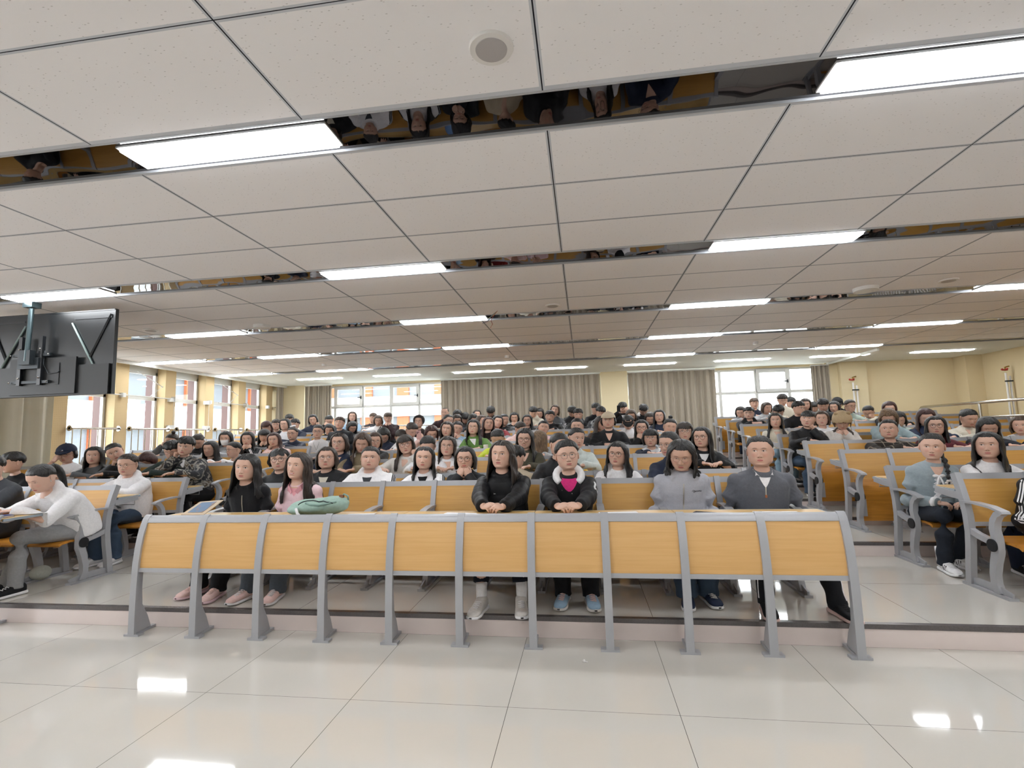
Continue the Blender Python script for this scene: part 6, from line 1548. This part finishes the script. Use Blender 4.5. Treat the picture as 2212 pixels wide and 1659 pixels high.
    if ex.get('mask'):
        mb = MB(); rows = []
        for t in np.linspace(0, 1, 8):
            zz = -.008 - .088 * t; rr = []
            for q in np.linspace(-1.25, 1.25, 13):
                w2 = .070 - .018 * t; dp = (.103 + .016 * sin(pi * min(1, t * 1.1))) * (cos(q) ** .7) + .0
                rr.append((sin(q) * w2 * 1.05, -dp - .012, zz))
            rows.append(rr)
        A_ = np.array(rows); B_ = A_ + np.array([0, .006, 0]); mb.grid(np.array([np.vstack([p, q[::-1]]) for p, q in zip(A_, B_)]), closed=True)
        for s in (-1, 1): mb.tube([(s * .066, -.045, -.02), (s * .082, .0, .0), (s * .083, .02, -.01)], .0015, 4)
        onhead('face_mask', mb, cloth_mat('tee', 'white'))
    if gl:
        mb = MB(); rw, rh, th = ((.0225, .0180, .0011), (.0250, .0225, .0016))[gl - 1]
        if lod == 0: th *= 1.35
        for s in (-1, 1):
            e_ = .8
            n_ = 20 if lod else 12; ring = []
            for j in range(n_ + 1):
                q = 2 * pi * j / n_; ring.append((s * .0325 + rw * math.copysign(abs(cos(q)) ** e_, cos(q)), -.1065 + .10 * (abs(.0325 + s * 0 + rw * cos(q) * s) - .03) * .9 * 0 + .006 * (rw * cos(q) * s > 0), .006 + rh * math.copysign(abs(sin(q)) ** e_, sin(q))))
            mb.tube(ring, th, 5, cap=False)
            mb.tube([(s * (.0325 + rw), -.100, .012), (s * .079, -.074, .014), (s * .095, .0, .012)], th * .9, 4)
        mb.tube([(-.0325 + rw, -.1075, .008), (0, -.111, .012), (.0325 - rw, -.1075, .008)], th, 5)
        dark = gl == 2 and ('clear' not in lab)
        onhead('glasses', mb, flat('dark_glasses_frame', srgb('1d1a1c'), .3) if dark else flat('thin_metal_glasses_frame', srgb('a39a94'), .25, .8))
    if ex.get('earbud'):
        mb = MB(); mb.tube([(-.084, .0, -.004), (-.087, -.004, -.03)], .0035, 6); mb.tube([(.084, .0, -.004), (.087, -.004, -.03)], .0035, 6); onhead('earbud', mb, M_WHITE)
    if ex.get('watch'):
        _, e, w_ = arms[1]; d = (w_ - e).normalized(); mb = MB(); mb.tube([tuple(w_ - d * .012), tuple(w_ + d * .010)], [.031, .031], 14); mb.ball(w_ + Vector((0, -.03, 0)), (.016, .006, .016), 10, 8)
        link('wristwatch', mb.mesh('wristwatch', M_BLACK, smooth=True), root)
    if pose in ('phone', 'phoneL'):
        w_ = arms[-1][2] + Vector((.0, -.035, .085)); mb = MB(); mb.box(-.037, .037, -.005, .005, -.075, .075)
        pc = 'd3a9a6' if pose == 'phone' else '202226'
        t_ = thing('phone', 'pale pink phone held up by the person with dark red hair' if pose == 'phone' else 'dark phone in the hands of the man before the right curtain', 'phone', O + w_, None, (0.25, 0, 0))
        link('case', mb.mesh('case', flat('phone_case_' + pc, srgb(pc), .35)), t_)
        mb = MB(); 
        for q in ((-.018, .05), (.0, .05), (-.018, .032)): mb.tube([(q[0], -.005, q[1]), (q[0], -.008, q[1])], .007, 8)
        link('camera_lens', mb.mesh('camera_lens', M_BLACK), t_)
    return root

HIPX = {}
for _r in range(1, 11):
    ids = sorted([i for i, p in enumerate(PEOPLE) if p[0] == _r], key=lambda i: PEOPLE[i][1])
    xs_ = {i: PEOPLE[i][1] for i in ids}
    for _ in range(40):
        for a_, b_ in zip(ids[:-1], ids[1:]):
            g_ = .46 - (xs_[b_] - xs_[a_])
            if g_ > 0: xs_[a_] -= g_ * .25; xs_[b_] += g_ * .25
    for i in ids: HIPX[i] = max(-.16, min(.16, xs_[i] - PEOPLE[i][1]))
for _i, _p in enumerate(PEOPLE): person(_i, *_p)
# ---------------------------------------------------------------- things on the desks
ZD1 = .762 * S + .001          # front desk top
def dk(k): return Z0[k - 1 + 0] + .677 * S      # top of the desk behind bench row k
def paper(lab, x, y, z, w_, d_, rz, curl=.0, col='e9e9ee', cat='paper'):
    mb = MB(); n = 12; rows = []
    for i in range(n + 1):
        u = i / n; rows.append([(w_ * (u - .5), d_ * (v - .5), .0015 + curl * max(0, u - .7) ** 2 * 9 + .0 * v) for v in (0, .5, 1)])
    A_ = np.array(rows); B_ = A_ - np.array([0, 0, .0015]); mb.grid(np.array([np.vstack([p, q[::-1]]) for p, q in zip(A_, B_)]), closed=True)
    mb.f += [(0, 1, 2, 3, 4, 5), tuple(range(n * 6 + 5, n * 6 - 1, -1))]; mb.mi += [0, 0]
    o = link('paper_sheet', mb.mesh('paper_sheet', flat('paper_' + col, srgb(col), .6, var=.02)), None, (x, y, z), (0, 0, rz), label=lab, category=cat)
    o['group'] = 'loose sheets on the front desk'; return o
paper('white sheet with a curled corner right of the green backpack', -1.66, 3.62, ZD1, .26, .18, .1, .03)
paper('white sheet under the elbow of the black padded jacket', -.93, 3.64, ZD1, .24, .17, -.15)
paper('white sheet beside the arm of the pink tee and black jacket', .23, 3.64, ZD1, .27, .18, .12)
paper('white sheet at the right end of the front desk before the slate fleece', 1.27, 3.63, ZD1, .28, .16, -.04)
paper('pale blue sheet left of the green backpack', -2.36, 3.58, ZD1, .16, .12, .3, .0, 'aebcdc')
paper('cream sheet beside the open picture folder', -2.92, 3.64, ZD1, .22, .18, .2, .0, 'ddd2b8')

# open picture folder standing on the desk
t = thing('picture_folder', 'cream folder with a blue sky picture propped open on the front desk', 'folder', (-3.11, 3.70, ZD1), None, (0, 0, 0))
q = MB(); q.add([(-.1, -.02, 0), (.1, -.02, 0), (.21, .06, .105), (.0, .06, .092), (-.1, -.026, .004), (.1, -.026, .004), (.21, .054, .109), (.0, .054, .096)],
                [(0, 3, 2, 1), (4, 5, 6, 7), (0, 1, 5, 4), (1, 2, 6, 5), (2, 3, 7, 6), (3, 0, 4, 7)])
link('cover', q.mesh('cover', flat('cream_card', srgb('c9b7a0'), .6, var=.03)), t)
m_pic, b_, g_ = base('blue_sky_print', srgb('6d8199'), .5); tc_ = g_.new('ShaderNodeTexCoord'); nz_ = g_.new('ShaderNodeTexNoise'); nz_.inputs['Scale'].default_value = 14
g_.l.new(tc_.outputs['Object'], nz_.inputs['Vector']); g_.l.new(g_.mix(g_.ss(.5, .62, nz_.outputs[0]), srgb('6e86a4'), srgb('97837a')), b_.inputs['Base Color'])
def lerp3(u, v, off): 
    a = Vector((-.1, -.026, .004)).lerp(Vector((.1, -.026, .004)), u); b = Vector((.0, .054, .096)).lerp(Vector((.21, .054, .109)), u); return tuple(a.lerp(b, v) + Vector((0, -.002, .003)) * off)
q = MB(); q.add([lerp3(.18, .15, 0), lerp3(.82, .15, 0), lerp3(.82, .88, 0), lerp3(.18, .88, 0), lerp3(.18, .15, 1), lerp3(.82, .15, 1), lerp3(.82, .88, 1), lerp3(.18, .88, 1)],
                [(0, 3, 2, 1), (4, 5, 6, 7), (0, 1, 5, 4), (1, 2, 6, 5), (2, 3, 7, 6), (3, 0, 4, 7)])
link('picture', q.mesh('picture', m_pic), t)

# sage green backpack lying on the desk
t = thing('backpack', 'sage green backpack lying on the front desk before the pink cardigan', 'backpack', (-2.02, 3.66, ZD1))
q = MB(); q.ball((0, 0, .062), (.235, .10, .066), 24, 14); q.ball((.12, .0, .085), (.115, .10, .055), 18, 12); q.ball((-.15, 0, .04), (.10, .10, .042), 16, 10); q.ball((-.02, -.07, .07), (.12, .06, .045), 16, 10)
V, F, N_ = ev_remesh(q, .007, 4); rg = np.random.default_rng(5)
V = V + N_ * (.006 * sines(V, rg, 40) + .003 * sines(V, rg, 110))[:, None]; V[:, 2] = np.maximum(V[:, 2], .001)
M_SAGE = cloth_mat('jacket', '93aca1'); M_SAGE2 = cloth_mat('jacket', '7b958c')
link('bag_body', np_mesh('bag_body', V, F, [M_SAGE]), t)
bv = BVHTree.FromPolygons([Vector(v) for v in V.tolist()], F)
def onbag(pts):
    o = []
    for p in pts:
        h = bv.find_nearest(Vector(p), .3); o.append(tuple(h[0] + h[1] * .004))
    return o
q = MB(); q.tube(onbag([(-.14 + .3 * u, -.09 + .02 * sin(u * 6), .10 + .05 * sin(u * pi)) for u in np.linspace(0, 1, 24)]), .004, 6); link('zip', q.mesh('zip', M_DGREY, smooth=True), t)
q = MB(); q.tube(onbag([(-.05, -.12, .12), (-.01, -.13, .10), (.06, -.12, .09), (.12, -.11, .10), (.18, -.08, .11)]), .008, 6); q.tube([(.17, .0, .13), (.20, .0, .155), (.23, .0, .14), (.235, .0, .11)], .007, 6); link('strap', q.mesh('strap', M_SAGE2, smooth=True), t)
q = MB(); q.tube([(-.12, -.12, .065), (-.10, -.135, .03), (-.06, -.15, .004)], .011, 6); link('white_tag', q.mesh('white_tag', cloth_mat('tee', 'white'), smooth=True), t)
q = MB(); q.box(.165, .195, -.012, .012, .128, .150); link('leather_label', q.mesh('leather_label', flat('tan_leather', srgb('8a5a40'), .6)), t)

t = thing('phone', 'phone with dark glass back lying on the front desk between grey hoodie and slate fleece', 'phone', (.80, 3.62, ZD1 + .0), None, (.0, 0, -.5))
q = MB(); q.prism([(-.075, -.03), (-.068, -.037), (.068, -.037), (.075, -.03), (.075, .03), (.068, .037), (-.068, .037), (-.075, .03)], 0, .009, 0); link('frame', q.mesh('frame', flat('champagne_metal', srgb('b9ad9a'), .25, .8)), t)
q = MB(); q.box(-.071, .071, -.034, .034, .009, .0105); link('screen', q.mesh('screen', flat('dark_glass', srgb('2a2c30'), .08)), t)

def bottle(name, lab, x, y, z, prof, mats, cat='bottle', splits=None):
    t = thing(name, lab, cat, (x, y, z))
    for (nm, pr, m) in prof:
        q = MB(); q.tube([(0, 0, h) for h, r in pr], [r for h, r in pr], 24); link(nm, q.mesh(nm, m, smooth=False, angle=50), t)
    return t
M_CLEAR = flat('pale_blue_plastic', srgb('b9cbe0'), .15)
bottle('yogurt_bottle', 'small yogurt drink bottle with blue cap and pink label standing behind the white hoodie', .43, 6.60, dk(3) , [('bottle_body', [(0, .028), (.01, .031), (.05, .031), (.06, .027), (.09, .030), (.12, .028), (.14, .014)], M_CLEAR), ('label', [(.012, .0318), (.052, .0318)], flat('pink_label', srgb('d98a96'), .4)), ('cap', [(.138, .016), (.162, .016)], flat('blue_cap', srgb('4f9bd6'), .35))], None)
bottle('drink_bottle', 'white bottle with round yellow cap in front of the mint padded jacket', .012, 5.56, dk(2), [('bottle_body', [(0, .030), (.004, .033), (.085, .033), (.092, .028)], flat('white_bottle', srgb('e4e2dd'), .35)), ('cap', [(.09, .026), (.095, .028), (.115, .027), (.125, .018), (.130, .004)], flat('yellow_cap', srgb('d9a526'), .35))], None)
bottle('tumbler', 'tall cream tumbler beside the green jacket', -1.455, 7.45, dk(4), [('cup_body', [(0, .034), (.005, .036), (.155, .036)], flat('cream_tumbler', srgb('d9d6cc'), .4)), ('lid', [(.155, .037), (.17, .037), (.172, .03)], flat('cream_lid', srgb('e0ddd4'), .35))], None, 'tumbler')
bottle('paper_cup', 'white drink cup right of the fluffy bear-eared hat', 4.05, 8.4, dk(5), [('cup_body', [(0, .034), (.14, .045)], flat('white_cup', srgb('d9dad8'), .4)), ('lid', [(.14, .047), (.15, .047)], M_WHITE)], None, 'cup')
bottle('lunch_cup', 'small pale green cup held near the cream coat under the handrail', 5.12, 7.72, dk(4) + .0, [('cup_body', [(0, .03), (.12, .036)], flat('pale_green_cup', srgb('b9c2a6'), .4)), ('lid', [(.12, .038), (.135, .038), (.15, .03)], flat('cream_lid', srgb('e0ddd4'), .35))], None, 'cup')

# tote bag
t = thing('tote_bag', 'cream patterned tote bag with tan leather handles on a middle desk', 'bag', (-.35, 7.42, dk(4)))
m_t, b_, g_ = base('cream_monogram_canvas', srgb('d8d2c8'), .6); tc_ = g_.new('ShaderNodeTexCoord'); v_ = g_.new('ShaderNodeTexVoronoi'); v_.inputs['Scale'].default_value = 28
g_.l.new(tc_.outputs['Object'], v_.inputs['Vector']); g_.l.new(g_.mix(g_.m('LESS_THAN', v_.outputs['Distance'], .2), srgb('dad5cb'), srgb('a8a6a4')), b_.inputs['Base Color'])
q = MB(); q.grid(np.array([[(sx * w_ , sy * d_, z_) for sx, sy in ((-1, -1), (-.5, -1.08), (.5, -1.08), (1, -1), (1, 1), (.5, 1.08), (-.5, 1.08), (-1, 1))] for z_, w_, d_ in ((0, .125, .05), (.01, .13, .055), (.10, .137, .05), (.205, .142, .035))]), closed=True)
q.f.append(tuple(range(8))); q.mi.append(0); q.f.append(tuple(range(31, 23, -1))); q.mi.append(0); link('bag_body', q.mesh('bag_body', m_t), t)
for sy in (-1, 1):
    q = MB(); q.tube([(-.085, sy * .045, .13), (-.082, sy * .045, .20), (-.055, sy * .05 - .0, .225), (0, sy * .06 - .01, .16 if sy < 0 else .28), (.055, sy * .05, .225), (.07, sy * .045, .20), (.07, sy * .045, .13)], .006, 6)
    link('handle', q.mesh('handle', flat('tan_handle_leather', srgb('b07f4a'), .5), smooth=True), t)

# blue plush cushion
t = thing('plush_cushion', 'small sky blue plush cushion beside the clasped hands', 'cushion', (-1.42, 5.56, dk(2) + .03))
q = MB(); q.ball((0, 0, .0), (.085, .06, .035), 16, 10); q.ball((.07, 0, .01), (.05, .045, .032), 12, 8); q.ball((-.06, 0, .012), (.035, .04, .03), 12, 8)
V, F, N_ = ev_remesh(q, .007, 3); link('plush_body', np_mesh('plush_body', V, F, [cloth_mat('furcoat', '7ea6dc')]), t)

# earbud lost on the floor
t = thing('earbud', 'tiny white earbud lying on the floor in front of the desk', 'earbud', (-.05, 3.235, .0))
q = MB(); q.ball((0, 0, .009), (.009, .009, .009), 10, 8); link('bud', q.mesh('bud', M_WHITE, smooth=True), t)
q = MB(); q.tube([(0, 0, .005), (.022, -.004, .004)], .0035, 8); link('stem', q.mesh('stem', M_WHITE, smooth=True), t)

# books before the white fleece
def book(lab, x, y, z, w_, d_, h, rz, col):
    t = thing('book', lab, 'book', (x, y, z), 'books on the left front desk', (0, 0, rz))
    q = MB(); q.box(-w_ / 2, w_ / 2, -d_ / 2, d_ / 2, 0, .002); q.box(-w_ / 2, w_ / 2, -d_ / 2, d_ / 2, h, h + .002); q.box(-w_ / 2, -w_ / 2 + .002, -d_ / 2, d_ / 2, 0, h); link('cover', q.mesh('cover', flat('book_cover_' + col, srgb(col), .5)), t)
    q = MB(); q.box(-w_ / 2 + .002, w_ / 2 - .004, -d_ / 2 + .004, d_ / 2 - .004, .002, h); link('pages', q.mesh('pages', flat('book_pages', srgb('d9d5ca'), .8, var=.05)), t)
book('pale blue open workbook under the hands of the white fleece', -4.98, 3.585, ZD1, .26, .19, .008, .2, 'b9cbe4')
book('navy covered book lying on the left front desk', -4.82, 3.59, ZD1 + .0, .12, .17, .012, -.3, '2a3c78')
# pale cloth bag under the left bench
t = thing('cloth_bag', 'pale crumpled bag on the floor under the bench of the white fleece', 'bag', (-5.15, 4.22, Z0[0]))
q = MB(); q.ball((0, 0, .07), (.07, .09, .07), 16, 12); V, F, N_ = ev_remesh(q, .012, 2); rg = np.random.default_rng(8); V = V + N_ * (.012 * sines(V, rg, 30))[:, None]; V[:, 2] = np.maximum(V[:, 2], .001)
link('bag_body', np_mesh('bag_body', V, F, [cloth_mat('jacket', 'b9bcb2')]), t)
